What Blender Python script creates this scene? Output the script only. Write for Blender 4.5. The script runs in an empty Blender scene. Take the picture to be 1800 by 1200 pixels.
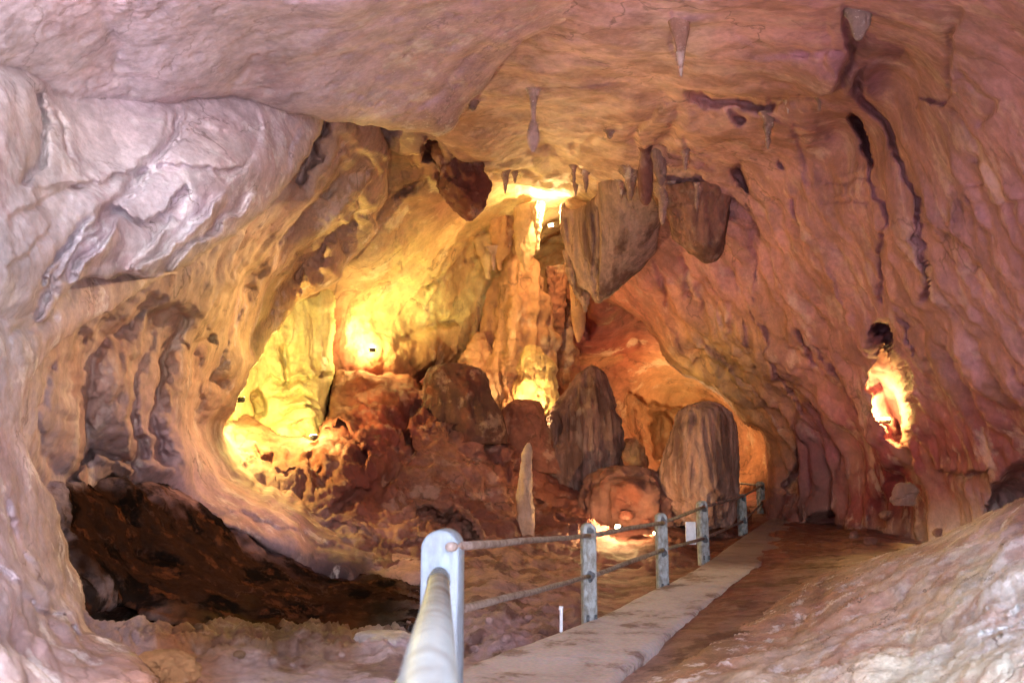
import bpy, math, random
import numpy as np
from mathutils import Vector, Matrix
random.seed(4)
SC = bpy.context.scene
COL = SC.collection
# ---------------------------------------------------------------- camera
F = 1400.0                      # focal length in photo pixels (1800 wide)
PITCH = math.radians(8.97)
CAMZ = 1.6
cam_d = bpy.data.cameras.new('camera'); cam = bpy.data.objects.new('camera', cam_d); COL.objects.link(cam)
cam.location = (0, 0, CAMZ); cam.rotation_euler = (math.pi/2 + PITCH, 0, 0)
cam_d.sensor_width = 36; cam_d.lens = 28; cam_d.clip_start = 0.05; cam_d.clip_end = 500
cam_d.dof.use_dof = True; cam_d.dof.focus_distance = 14; cam_d.dof.aperture_fstop = 3.2
SC.camera = cam
# ---------------------------------------------------------------- world, sun, exposure
SUN_EL, SUN_AZ = math.radians(48), math.radians(168)     # behind the camera, low, through the cave mouth
w = bpy.data.worlds.new('World'); SC.world = w; w.use_nodes = True
nt = w.node_tree; bg = nt.nodes['Background']
sky = nt.nodes.new('ShaderNodeTexSky'); sky.sky_type = 'NISHITA'; sky.sun_disc = False
sky.sun_elevation = SUN_EL; sky.sun_rotation = SUN_AZ; sky.dust_density = 2.0
nt.links.new(sky.outputs[0], bg.inputs[0]); bg.inputs[1].default_value = 0.15
sd = bpy.data.lights.new("sun", "SUN"); sd.energy = 4.2; sd.angle = math.radians(20); sd.color = (1, .94, .95)
so = bpy.data.objects.new('sun', sd); COL.objects.link(so)
_dir = Vector((math.sin(SUN_AZ)*math.cos(SUN_EL), math.cos(SUN_AZ)*math.cos(SUN_EL), math.sin(SUN_EL)))
so.rotation_euler = _dir.to_track_quat('Z', 'Y').to_euler(); so.location = (0, -20, 20)
vs = SC.view_settings; vs.view_transform = 'Standard'; vs.look = 'None'; vs.gamma = 1; vs.exposure = 3.68
SC.cycles.max_bounces = 6; SC.cycles.diffuse_bounces = 5; SC.cycles.glossy_bounces = 3
SC.cycles.use_adaptive_sampling = True; SC.cycles.sample_clamp_indirect = 0.5; SC.cycles.sample_clamp_direct = 4
SC.cycles.use_guiding = True; SC.cycles.guiding_training_samples = 64; SC.cycles.use_denoising = True; SC.cycles.denoising_prefilter = 'NONE'; SC.cycles.denoising_input_passes = 'RGB_ALBEDO'

# ---------------------------------------------------------------- maths helpers
cp, sp_ = math.cos(PITCH), math.sin(PITCH)
RIGHT = np.array([1., 0, 0]); UP = np.array([0, -sp_, cp]); FWD = np.array([0, cp, sp_])
def unproj(x, y, d):
    x = np.asarray(x, float); y = np.asarray(y, float); d = np.asarray(d, float)
    a = (x-900)/F*d; b = (600-y)/F*d
    return a[..., None]*RIGHT + b[..., None]*UP + d[..., None]*FWD + np.array([0, 0, CAMZ])
def P3(x, y, d): return Vector(unproj(x, y, d))
_rng = np.random.RandomState(7)
PERM = _rng.permutation(256); PERM = np.concatenate([PERM, PERM, PERM])
G3 = _rng.normal(size=(256, 3)); G3 /= np.linalg.norm(G3, axis=1)[:, None]
def gnoise(p):
    i = np.floor(p).astype(np.int64); f = p-i; u = f*f*f*(f*(f*6-15)+10); i &= 255
    out = 0
    for dx in (0, 1):
        wx = u[:, 0] if dx else 1-u[:, 0]
        for dy in (0, 1):
            wy = u[:, 1] if dy else 1-u[:, 1]
            for dz in (0, 1):
                wz = u[:, 2] if dz else 1-u[:, 2]
                h = PERM[PERM[PERM[(i[:, 0]+dx) & 255]+((i[:, 1]+dy) & 255)]+((i[:, 2]+dz) & 255)]
                g = G3[h]
                dot = g[:, 0]*(f[:, 0]-dx)+g[:, 1]*(f[:, 1]-dy)+g[:, 2]*(f[:, 2]-dz)
                out = out+wx*wy*wz*dot
    return out*1.5
def fbm(p, sc, octs=4, gain=.5, seed=0):
    p = np.asarray(p)*np.asarray(sc)+seed*17.31; a = 1; s = 0
    for o in range(octs):
        s = s+a*gnoise(p); p = p*2.03+5.2; a *= gain
    return s
def ridged(p, sc, octs=4, gain=.5, seed=0):
    p = np.asarray(p)*np.asarray(sc)+seed*9.7; a = 1; s = 0
    for o in range(octs):
        s = s+a*(1-2.2*np.abs(gnoise(p))); p = p*2.07+3.1; a *= gain
    return s*.5
def worley(p, sc, seed=0):
    p = np.asarray(p)*np.asarray(sc)+seed*3.3; i = np.floor(p).astype(np.int64)
    best = np.full(len(p), 9.)
    for dx in (-1, 0, 1):
        for dy in (-1, 0, 1):
            for dz in (-1, 0, 1):
                c = i+np.array([dx, dy, dz]); k = c & 255
                h = PERM[PERM[PERM[k[:, 0]]+k[:, 1]]+k[:, 2]]
                q = c+(G3[h]*.45+.5)
                best = np.minimum(best, ((p-q)**2).sum(1))
    return np.sqrt(best)
def smooth(a, b, x):
    t = np.clip((x-a)/(b-a), 0, 1); return t*t*(3-2*t)
def rbf_fit(pts, vals, eps=25.):
    n = len(pts); pts = np.asarray(pts, float)/1000; vals = np.asarray(vals, float); e = eps/1000
    r = np.sqrt(((pts[:, None]-pts[None])**2).sum(-1)+e*e)
    A = np.zeros((n+3, n+3)); A[:n, :n] = r; A[:n, n] = 1; A[:n, n+1:] = pts; A[n, :n] = 1; A[n+1:, :n] = pts.T
    b = np.zeros((n+3,)+vals.shape[1:]); b[:n] = vals
    c = np.linalg.solve(A, b)
    def ev(x, y):
        x = x/1000; y = y/1000; out = np.zeros(x.shape+vals.shape[1:])
        for k in range(n):
            rr = np.sqrt((x-pts[k, 0])**2+(y-pts[k, 1])**2+e*e)
            out += rr[..., None]*c[k] if vals.ndim > 1 else rr*c[k]
        if vals.ndim > 1: out += c[n]+x[..., None]*c[n+1]+y[..., None]*c[n+2]
        else: out += c[n]+x*c[n+1]+y*c[n+2]
        return out
    return ev
def wob(x, y, amp, sc, seed):
    p = np.stack([x*sc, y*sc, np.full_like(x, seed*3.7)], 1)
    q = p+np.array([31.7, 11.3, 5.1])
    return x+amp*(gnoise(p)+.5*gnoise(p*2.3)+.3*gnoise(p*5)), y+amp*(gnoise(q)+.5*gnoise(q*2.3)+.3*gnoise(q*5))
def densify(pts, step=5, closed=False):
    pts = list(pts)+([pts[0]] if closed else []); out = []
    for a, b in zip(pts[:-1], pts[1:]):
        n = max(1, int(math.hypot(b[0]-a[0], b[1]-a[1])/step))
        for k in range(n): out.append((a[0]+(b[0]-a[0])*k/n, a[1]+(b[1]-a[1])*k/n))
    if not closed: out.append(pts[-1])
    return np.array(out, float)
def catmull(pts, n=8, closed=False):
    P = [np.array(p, float) for p in pts]
    if closed: P = [P[-1]]+P+[P[0], P[1]]
    else: P = [2*P[0]-P[1]]+P+[2*P[-1]-P[-2]]
    out = []
    for i in range(1, len(P)-2):
        for k in range(n):
            t = k/n; a, b, c, d = P[i-1:i+3]
            out.append(.5*((2*b)+(-a+c)*t+(2*a-5*b+4*c-d)*t*t+(-a+3*b-3*c+d)*t**3))
    if not closed: out.append(P[-2])
    return np.array(out)
def segdist(x, y, line, closed=False):
    """distance, side sign and nearest point of every (x,y) to a polyline"""
    L = np.asarray(line, float); 
    if closed: L = np.vstack([L, L[:1]])
    best = np.full(x.shape, 1e18); sg = np.zeros(x.shape); nx = np.zeros(x.shape); ny = np.zeros(x.shape); tt = np.zeros(x.shape)
    m = len(L)-1
    for k in range(m):
        ax, ay = L[k]; bx, by = L[k+1]; dx, dy = bx-ax, by-ay; l2 = dx*dx+dy*dy+1e-9
        t = np.clip(((x-ax)*dx+(y-ay)*dy)/l2, 0, 1); qx = ax+t*dx; qy = ay+t*dy
        dd = (x-qx)**2+(y-qy)**2; b = dd < best
        best = np.where(b, dd, best); nx = np.where(b, qx, nx); ny = np.where(b, qy, ny)
        sg = np.where(b, np.sign(dx*(y-ay)-dy*(x-ax)), sg); tt = np.where(b, (k+t)/m, tt)
    return np.sqrt(best), sg, nx, ny, tt
def inside(x, y, poly):
    r = np.zeros(x.shape, bool); n = len(poly)
    for k in range(n):
        x1, y1 = poly[k]; x2, y2 = poly[(k+1) % n]
        c = ((y1 > y) != (y2 > y)); 
        if y1 == y2: continue
        r ^= c & (x < (x2-x1)*(y-y1)/(y2-y1)+x1)
    return r

# ---------------------------------------------------------------- materials
def new_mat(name):
    m = bpy.data.materials.new(name); m.use_nodes = True
    return m, m.node_tree, m.node_tree.nodes['Principled BSDF']
def N(t, kind, **kw):
    n = t.nodes.new(kind)
    for k, v in kw.items():
        if k.startswith('i_'): n.inputs[k[2:].replace('_', ' ')].default_value = v
        else: setattr(n, k, v)
    return n
def rock_mat(name, rough=.82, bump=.5, bscale=1., stain=(.30, .12, .06), stain_amt=.5, pale=(.8, .76, .72), pale_amt=.3, streak=(1, 1, 1), dark_amt=.5, spec=.15, dots=0., vert=0.):
    """rock: the mineral colour held on the mesh, varied by stains, pale calcite, dirt and fine relief"""
    m, t, b = new_mat(name); L = t.links.new
    at = N(t, 'ShaderNodeAttribute', attribute_name='albedo')
    geo = N(t, 'ShaderNodeNewGeometry')
    mp = N(t, 'ShaderNodeMapping'); mp.inputs['Scale'].default_value = streak; L(geo.outputs['Position'], mp.inputs['Vector'])
    def noise(sc, det=6, src=None, dist=0., rgh=.55):
        n = N(t, 'ShaderNodeTexNoise'); n.inputs['Scale'].default_value = sc; n.inputs['Detail'].default_value = det
        n.inputs['Roughness'].default_value = rgh; n.inputs['Distortion'].default_value = dist
        L(src or mp.outputs['Vector'], n.inputs['Vector']); return n.outputs['Fac']
    def ramp(x, a, b_, lo=0., hi=1.):
        r = N(t, 'ShaderNodeMapRange', interpolation_type='SMOOTHSTEP'); r.inputs['From Min'].default_value = a; r.inputs['From Max'].default_value = b_
        r.inputs['To Min'].default_value = lo; r.inputs['To Max'].default_value = hi; L(x, r.inputs['Value']); return r.outputs['Result']
    def mix(fac, a, c, mode='MIX'):
        n = N(t, 'ShaderNodeMix', data_type='RGBA', blend_type=mode)
        for s, v in ((n.inputs[0], fac), (n.inputs[6], a), (n.inputs[7], c)):
            if isinstance(v, (tuple, float, int)): s.default_value = v if not isinstance(v, tuple) else (*v, 1)
            else: L(v, s)
        return n.outputs[2]
    c = at.outputs['Color']
    c = mix(ramp(noise(1.1*bscale, 9, dist=.15, rgh=.62), .50, .60, 0, stain_amt), c, stain)
    c = mix(ramp(noise(2.3*bscale, 9, dist=.1, rgh=.66), .54, .64, 0, pale_amt), c, pale)
    g = N(t, 'ShaderNodeCombineColor'); v = ramp(noise(3.2*bscale, 10, rgh=.62), .34, .66, .80, 1.14)
    for k in range(3): L(v, g.inputs[k])
    c = mix(1., c, g.outputs[0], 'MULTIPLY')
    g2 = N(t, 'ShaderNodeCombineColor'); v2 = ramp(noise(17*bscale, 9, src=geo.outputs['Position'], rgh=.75), .36, .64, .87, 1.09)
    for k in range(3): L(v2, g2.inputs[k])
    c = mix(1., c, g2.outputs[0], 'MULTIPLY')
    if vert > 0:      # mineral streaks washed down the rock
        m2 = N(t, 'ShaderNodeMapping'); m2.inputs['Scale'].default_value = (1.5, 1.5, .16); L(geo.outputs['Position'], m2.inputs['Vector'])
        c = mix(ramp(noise(1.3, 8, src=m2.outputs['Vector'], dist=.25, rgh=.6), .49, .60, 0, vert), c, tuple(v_*.75 for v_ in stain))
        c = mix(ramp(noise(2.1, 8, src=m2.outputs['Vector'], dist=.2, rgh=.62), .56, .66, 0, vert*.6), c, pale)
    # thin dirty seams
    wv = noise(1.3*bscale, 7, dist=.3, rgh=.5); ab = N(t, 'ShaderNodeMath', operation='SUBTRACT'); L(wv, ab.inputs[0]); ab.inputs[1].default_value = .5
    ab2 = N(t, 'ShaderNodeMath', operation='ABSOLUTE'); L(ab.outputs[0], ab2.inputs[0])
    seam = ramp(ab2.outputs[0], .0, .012, 1, 0)
    sm = N(t, 'ShaderNodeMath', operation='MULTIPLY'); L(seam, sm.inputs[0]); L(ramp(noise(.9*bscale, 3), .45, .6, 0, dark_amt), sm.inputs[1])
    c = mix(sm.outputs[0], c, (.10, .05, .035))
    if dots > 0:
        c = mix(ramp(noise(22*bscale, 4, src=geo.outputs['Position'], rgh=.7), .60, .68, 0, dots), c, (.85, .84, .82))
    L(c, b.inputs['Base Color'])
    L(ramp(noise(4, 4), .3, .7, rough-.15, rough+.1), b.inputs['Roughness'])
    b.inputs['Specular IOR Level'].default_value = spec
    h1 = noise(4*bscale, 12, rgh=.7); h2 = noise(22*bscale, 8, src=geo.outputs['Position'], rgh=.75)
    ad = N(t, 'ShaderNodeMath', operation='MULTIPLY_ADD'); L(h2, ad.inputs[0]); ad.inputs[1].default_value = .35; L(h1, ad.inputs[2])
    ad2 = N(t, 'ShaderNodeMath', operation='MULTIPLY_ADD'); L(sm.outputs[0], ad2.inputs[0]); ad2.inputs[1].default_value = -.25; L(ad.outputs[0], ad2.inputs[2])
    bp = N(t, 'ShaderNodeBump'); bp.inputs['Strength'].default_value = bump; bp.inputs['Distance'].default_value = .12/bscale
    L(ad2.outputs[0], bp.inputs['Height']); L(bp.outputs['Normal'], b.inputs['Normal'])
    return m
M = {}
M['ceiling'] = rock_mat('pale_ceiling_limestone', bump=.25, bscale=1.0, stain=(.44, .27, .26), stain_amt=.35, pale=(.74,.70,.72), pale_amt=.35, streak=(1, .8, 1), dark_amt=.35, dots=.4)
M['slab'] = rock_mat('scalloped_limestone', rough=.8, bump=.22, bscale=1.2, stain=(.40, .27, .30), stain_amt=.45, pale=(.80, .80, .84), pale_amt=.5, dark_amt=.5)
M['wall'] = rock_mat('brown_limestone', bump=.55, bscale=.62, stain=(.32, .15, .13), stain_amt=.45, pale=(.64, .46, .43), pale_amt=.35, streak=(1, 1, .55), dark_amt=.45, vert=.38)
M['rib'] = rock_mat('ribbed_limestone', bump=.5, bscale=.9, stain=(.38, .21, .17), stain_amt=.5, pale=(.72, .62, .58), pale_amt=.4, streak=(1, 1, .5))
M['back'] = rock_mat('far_limestone', bump=.7, bscale=.45, stain=(.50, .26, .12), stain_amt=.5, pale=(.8, .66, .45), pale_amt=.4, streak=(1, 1, .6))
M['flow'] = rock_mat('flowstone', rough=.55, bump=.7, bscale=.8, stain=(.40, .2, .1), stain_amt=.5, pale=(.8, .7, .5), pale_amt=.3, streak=(1.4, 1.4, .3))
M['clay'] = rock_mat('red_clay_rock', rough=.7, bump=.8, bscale=.7, stain=(.16, .045, .03), stain_amt=.75, pale=(.50, .30, .24), pale_amt=.4, dark_amt=.8)
M['earth'] = rock_mat('red_earth', rough=.8, bump=.8, bscale=1.5, stain=(.11, .045, .03), stain_amt=.75, pale=(.36, .25, .21), pale_amt=.3, dark_amt=.4)
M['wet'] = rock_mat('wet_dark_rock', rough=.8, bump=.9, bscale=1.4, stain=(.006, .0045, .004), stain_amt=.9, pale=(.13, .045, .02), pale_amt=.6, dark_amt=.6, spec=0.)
M['ledge'] = rock_mat('weathered_pale_rock', rough=.7, bump=.6, bscale=1.8, stain=(.46, .24, .17), stain_amt=.5, pale=(.82, .78, .82), pale_amt=.6, dark_amt=.7)

M['stal'] = rock_mat('fluted_dripstone', rough=.7, bump=.9, bscale=.8, stain=(.13, .06, .05), stain_amt=.6, pale=(.42, .30, .28), pale_amt=.4, streak=(2.2, 2.2, .28), dark_amt=.6, vert=.6)
# mineral colour of the rock by area, (photo x, y) -> linear rgb
ALB = [(760,662,0.12,0.04,0.03),(800,650,0.12,0.04,0.03),(835,655,0.12,0.04,0.03),(860,690,0.14,0.05,0.04),(720,680,0.22,0.07,0.05),(600,650,0.19,0.07,0.05),
 (50,60,0.66,0.61,0.69),(220,60,0.70,0.64,0.75),(450,60,0.56,0.48,0.52),(700,60,0.52,0.39,0.49),(650,180,0.56,0.43,0.48),(300,170,0.62,0.54,0.61),
 (950,60,0.55,0.35,0.45),(1000,180,0.61,0.41,0.45),(1200,80,0.84,0.52,0.58),(1400,60,0.55,0.29,0.36),(1350,150,0.47,0.26,0.29),
 (1520,160,0.28,0.13,0.16),(1650,120,0.40,0.22,0.26),(1800,100,0.40,0.21,0.25),(1800,400,0.41,0.20,0.24),(1650,350,0.38,0.20,0.24),
 (1300,300,0.49,0.26,0.29),(1400,450,0.43,0.21,0.24),(1250,500,0.55,0.25,0.26),(1500,500,0.41,0.20,0.24),(1400,650,0.38,0.17,0.20),
 (1650,650,0.38,0.19,0.24),(1800,650,0.41,0.20,0.24),(1450,820,0.36,0.11,0.15),(1350,850,0.23,0.08,0.08),(1700,830,0.27,0.09,0.10),(1560,890,0.12,0.02,0.02),(1800,850,0.23,0.09,0.10),
 (80,250,0.62,0.57,0.58),(200,300,0.60,0.54,0.59),(400,250,0.58,0.51,0.55),(350,380,0.62,0.57,0.65),(150,450,0.52,0.48,0.55),(500,280,0.50,0.42,0.45),
 (30,600,0.44,0.41,0.46),(50,800,0.48,0.40,0.48),(60,950,0.42,0.34,0.38),(100,600,0.48,0.36,0.36),(200,700,0.42,0.28,0.26),(350,550,0.48,0.35,0.22),(300,750,0.42,0.28,0.30),
 (450,450,0.48,0.35,0.22),(600,330,0.46,0.33,0.23),(620,430,0.38,0.25,0.18),(400,780,0.42,0.27,0.22),(350,860,0.42,0.26,0.28),(500,930,0.42,0.26,0.28),(650,960,0.36,0.19,0.15),
 (500,650,0.62,0.52,0.24),(450,730,0.36,0.16,0.09),(580,600,0.26,0.08,0.05),(650,680,0.33,0.09,0.06),
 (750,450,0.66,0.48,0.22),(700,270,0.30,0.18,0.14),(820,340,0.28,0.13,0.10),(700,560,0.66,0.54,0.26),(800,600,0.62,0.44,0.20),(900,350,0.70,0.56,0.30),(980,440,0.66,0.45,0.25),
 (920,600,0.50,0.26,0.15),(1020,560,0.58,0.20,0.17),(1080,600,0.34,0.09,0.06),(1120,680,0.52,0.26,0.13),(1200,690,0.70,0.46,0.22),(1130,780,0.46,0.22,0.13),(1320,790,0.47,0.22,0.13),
 (620,780,0.19,0.05,0.04),(700,720,0.24,0.05,0.04),(800,700,0.18,0.06,0.04),(750,800,0.24,0.10,0.07),(850,800,0.26,0.10,0.08),(880,880,0.26,0.10,0.07),(650,860,0.22,0.06,0.04),(550,850,0.22,0.08,0.06),
 (780,930,0.23,0.10,0.08),(1000,840,0.17,0.05,0.04),(1030,780,0.18,0.08,0.09),(950,930,0.24,0.11,0.08),(1100,950,0.26,0.10,0.09),
 (700,1000,0.34,0.17,0.13),(900,1020,0.34,0.19,0.16),(900,1120,0.30,0.18,0.18),(1050,1040,0.26,0.12,0.11),(1200,960,0.23,0.11,0.08),
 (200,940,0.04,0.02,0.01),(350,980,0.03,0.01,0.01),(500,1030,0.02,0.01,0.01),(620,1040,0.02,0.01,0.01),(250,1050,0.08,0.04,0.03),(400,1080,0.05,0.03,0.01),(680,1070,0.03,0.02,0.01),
 (150,1120,0.26,0.18,0.19),(230,1110,0.27,0.20,0.21),(100,1060,0.39,0.32,0.35),(300,1160,0.26,0.11,0.06),(450,1130,0.12,0.06,0.03),(620,1130,0.20,0.10,0.06),(680,1130,0.36,0.28,0.30),(450,1190,0.41,0.32,0.35),(620,1190,0.42,0.34,0.39),
 (80,1190,0.33,0.24,0.24),(1300,1040,0.18,0.06,0.05),(1250,1150,0.31,0.18,0.12),(1400,950,0.14,0.05,0.03),(1480,990,0.30,0.18,0.13),(1350,1000,0.18,0.06,0.05),
 (1500,1040,0.56,0.40,0.35),(1700,960,0.74,0.64,0.62),(1750,1050,0.82,0.81,0.78),(1600,1120,0.78,0.70,0.61),(1400,1160,0.54,0.43,0.36),(1300,1190,0.52,0.41,0.34),(1750,1170,0.82,0.78,0.65),(1850,900,0.50,0.39,0.43)]
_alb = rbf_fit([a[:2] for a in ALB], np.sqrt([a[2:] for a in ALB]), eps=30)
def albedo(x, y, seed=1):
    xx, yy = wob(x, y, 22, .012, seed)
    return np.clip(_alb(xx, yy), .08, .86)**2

# ---------------------------------------------------------------- object helpers
def mesh_obj(name, verts, faces, mat, alb=None, parent=None, smooth_=True, origin=None):
    me = bpy.data.meshes.new(name); verts = np.asarray(verts, np.float32)
    if origin is not None: verts = verts-np.asarray(origin, np.float32)
    F4 = np.asarray(faces, np.int32)
    if F4.ndim == 2:
        n = len(F4); k = F4.shape[1]
        me.vertices.add(len(verts)); me.vertices.foreach_set('co', verts.ravel())
        me.loops.add(n*k); me.loops.foreach_set('vertex_index', F4.ravel())
        me.polygons.add(n); me.polygons.foreach_set('loop_start', np.arange(0, n*k, k, dtype=np.int32)); me.polygons.foreach_set('loop_total', np.full(n, k, np.int32))
    me.update(calc_edges=True); me.validate()
    if alb is not None:
        a = me.color_attributes.new('albedo', 'FLOAT_COLOR', 'POINT')
        c = np.ones((len(verts), 4), np.float32); c[:, :3] = alb; a.data.foreach_set('color', c.ravel())
    me.polygons.foreach_set('use_smooth', np.full(len(me.polygons), smooth_)); me.materials.append(mat)
    o = bpy.data.objects.new(name, me); COL.objects.link(o)
    if origin is not None and parent is None: o.location = origin
    if parent: o.parent = parent
    return o
def tag(o, label, cat, group=None):
    o['label'] = label; o['category'] = cat
    if group: o['group'] = group
    return o
def grid_faces(mask):
    h, w_ = mask.shape; idx = np.arange(h*w_).reshape(h, w_)
    k = mask[:-1, :-1] & mask[1:, :-1] & mask[:-1, 1:] & mask[1:, 1:]
    return np.stack([idx[:-1, :-1][k], idx[1:, :-1][k], idx[1:, 1:][k], idx[:-1, 1:][k]], 1)
def compact(v, f, extra):
    used = np.unique(f); mp = np.full(len(v), -1); mp[used] = np.arange(len(used))
    return v[used], mp[f], extra[used]
def layer(name, box, ctrl, mat, step=3., feats=(), sil=None, R=.8, wobble=5., wsc=.03, noise=None, skirt=2.5, seed=1, warp=7., alb=None, eps=25., blend=0.):
    """A rock mass seen from the cave floor: real depths at control points, folds and ledges along their
    true lines, rounded edges that run back into the rock, and relief along the surface normal."""
    x0, x1, y0, y1 = box
    gx = np.arange(x0, x1+step, step); gy = np.arange(y0, y1+step, step)
    X, Y = np.meshgrid(gx, gy); shp = X.shape; x = X.ravel().copy(); y = Y.ravel().copy()
    q = rbf_fit([c[:2] for c in ctrl], [1/c[2] for c in ctrl], eps)
    keep = np.ones(x.shape, bool); extra = np.zeros(x.shape); rnd = 0
    ex, ey = x, y
    if sil is not None:
        pl = densify(catmull(sil, 4, True), 5, True); px_, py_ = wob(pl[:, 0], pl[:, 1], wobble, wsc, seed); pl = np.stack([px_, py_], 1)
        ins = inside(x, y, pl); dist, _, nx, ny, _ = segdist(x, y, pl, True)
        keep = ins | (dist < 3.2*step)
        out = ~ins
        ex = np.where(out, nx+(x-nx)*.06, x); ey = np.where(out, ny+(y-ny)*.06, y)
        extra = np.where(out, dist/(3.2*step)*skirt, 0.)
    d = 1/np.maximum(q(ex, ey), .012)
    if sil is not None:
        s = np.where(ins, dist, 0)*d/F
        rnd = R-np.sqrt(np.maximum(R*R-np.maximum(R-s, 0)**2, 0)); d = d+rnd
    Pb = unproj(ex, ey, d+extra).reshape(shp+(3,)); d0 = d.copy()
    fx, fy = wob(ex, ey, warp, .025, seed+5)
    for ft in feats:
        kind, pts, wd, amp = ft[:4]
        ln = catmull(pts, 5); bx = (ln[:, 0].min()-wd*4, ln[:, 0].max()+wd*4, ln[:, 1].min()-wd*4, ln[:, 1].max()+wd*4)
        m = np.where((fx > bx[0]) & (fx < bx[1]) & (fy > bx[2]) & (fy < bx[3]))[0]
        if len(m) == 0: continue
        dd, sg, _, _, tt = segdist(fx[m], fy[m], ln)
        env = smooth(0, .12, tt)*smooth(0, .12, 1-tt) if kind != 'pit' else 1
        if kind == 'pit':
            i_ = inside(fx[m], fy[m], ln); v = np.where(i_, np.minimum(dd/wd, 1), 0); v = v*v*(3-2*v)
        elif kind == 'crease': v = np.exp(-(dd/wd)**2)*env
        elif kind == 'scarp':       # right-hand side of the line (in picture sense) lies deeper, easing back
            v = np.where(sg > 0, np.exp(-dd/wd), 0)*env
        elif kind == 'rib':       # a fold whose far flank turns to the right, then eases back out
            v = np.where(sg > 0, np.where(dd < wd, dd/wd, np.exp(-(dd-wd)/(1.3*wd))), 0)*env
        elif kind == 'lip':         # smooth bulge just before the edge, deep after
            v = np.where(sg > 0, np.exp(-dd/wd), -.35*np.exp(-dd/wd))*env
        d[m] += amp*v
    fd = np.pad((d-d0).reshape(shp), 1, mode='edge')
    fd = (fd[1:-1, 1:-1]*4+2*(fd[:-2, 1:-1]+fd[2:, 1:-1]+fd[1:-1, :-2]+fd[1:-1, 2:])+fd[:-2, :-2]+fd[2:, 2:]+fd[:-2, 2:]+fd[2:, :-2])/16
    d = d0+fd.ravel()+extra
    P = unproj(ex, ey, d)
    G = Pb; du = np.gradient(G, axis=1); dv = np.gradient(G, axis=0)
    nn = np.cross(du, dv).reshape(-1, 3); nn /= np.linalg.norm(nn, axis=1)[:, None]+1e-9
    view = P-np.array([0, 0, CAMZ]); sgn = np.sign((nn*view).sum(1)); nn = -nn*sgn[:, None]     # towards the cave
    if noise is not None:
        amp = noise(P, ex, ey)
        damp = 1-.6*np.clip(extra/max(skirt, 1e-6), 0, 1) if sil is not None else 1
        if sil is not None: damp = damp*(.35+.65*smooth(0, 25, np.where(ins, dist, 0)))
        P = P+nn*(amp*damp)[:, None]
    K = keep.reshape(shp)
    f = grid_faces(K)
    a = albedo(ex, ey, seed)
    if alb is not None:
        if blend:
            k = smooth(2, blend, np.where(ins, dist, 0)+blend*.55*fbm(P, 1.6, 4, .65, 6))[:, None]
            a = a*(1-k)+np.array(alb)*k
        else: a = np.tile(alb, (len(x), 1))
    v, f, a = compact(P, f, a)
    return mesh_obj(name, v, f, mat, a)
def hitd(x, y):
    """depth of the rock already built behind a point of the view"""
    dg = bpy.context.evaluated_depsgraph_get(); o = Vector((0, 0, CAMZ)); d = (P3(x, y, 1)-o)
    ok, loc, *_ = SC.ray_cast(dg, o, d.normalized())
    return float((loc-o).dot(Vector(FWD))) if ok else None
def struct(o): o['kind'] = 'structure'; return o
TH = 128
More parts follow.
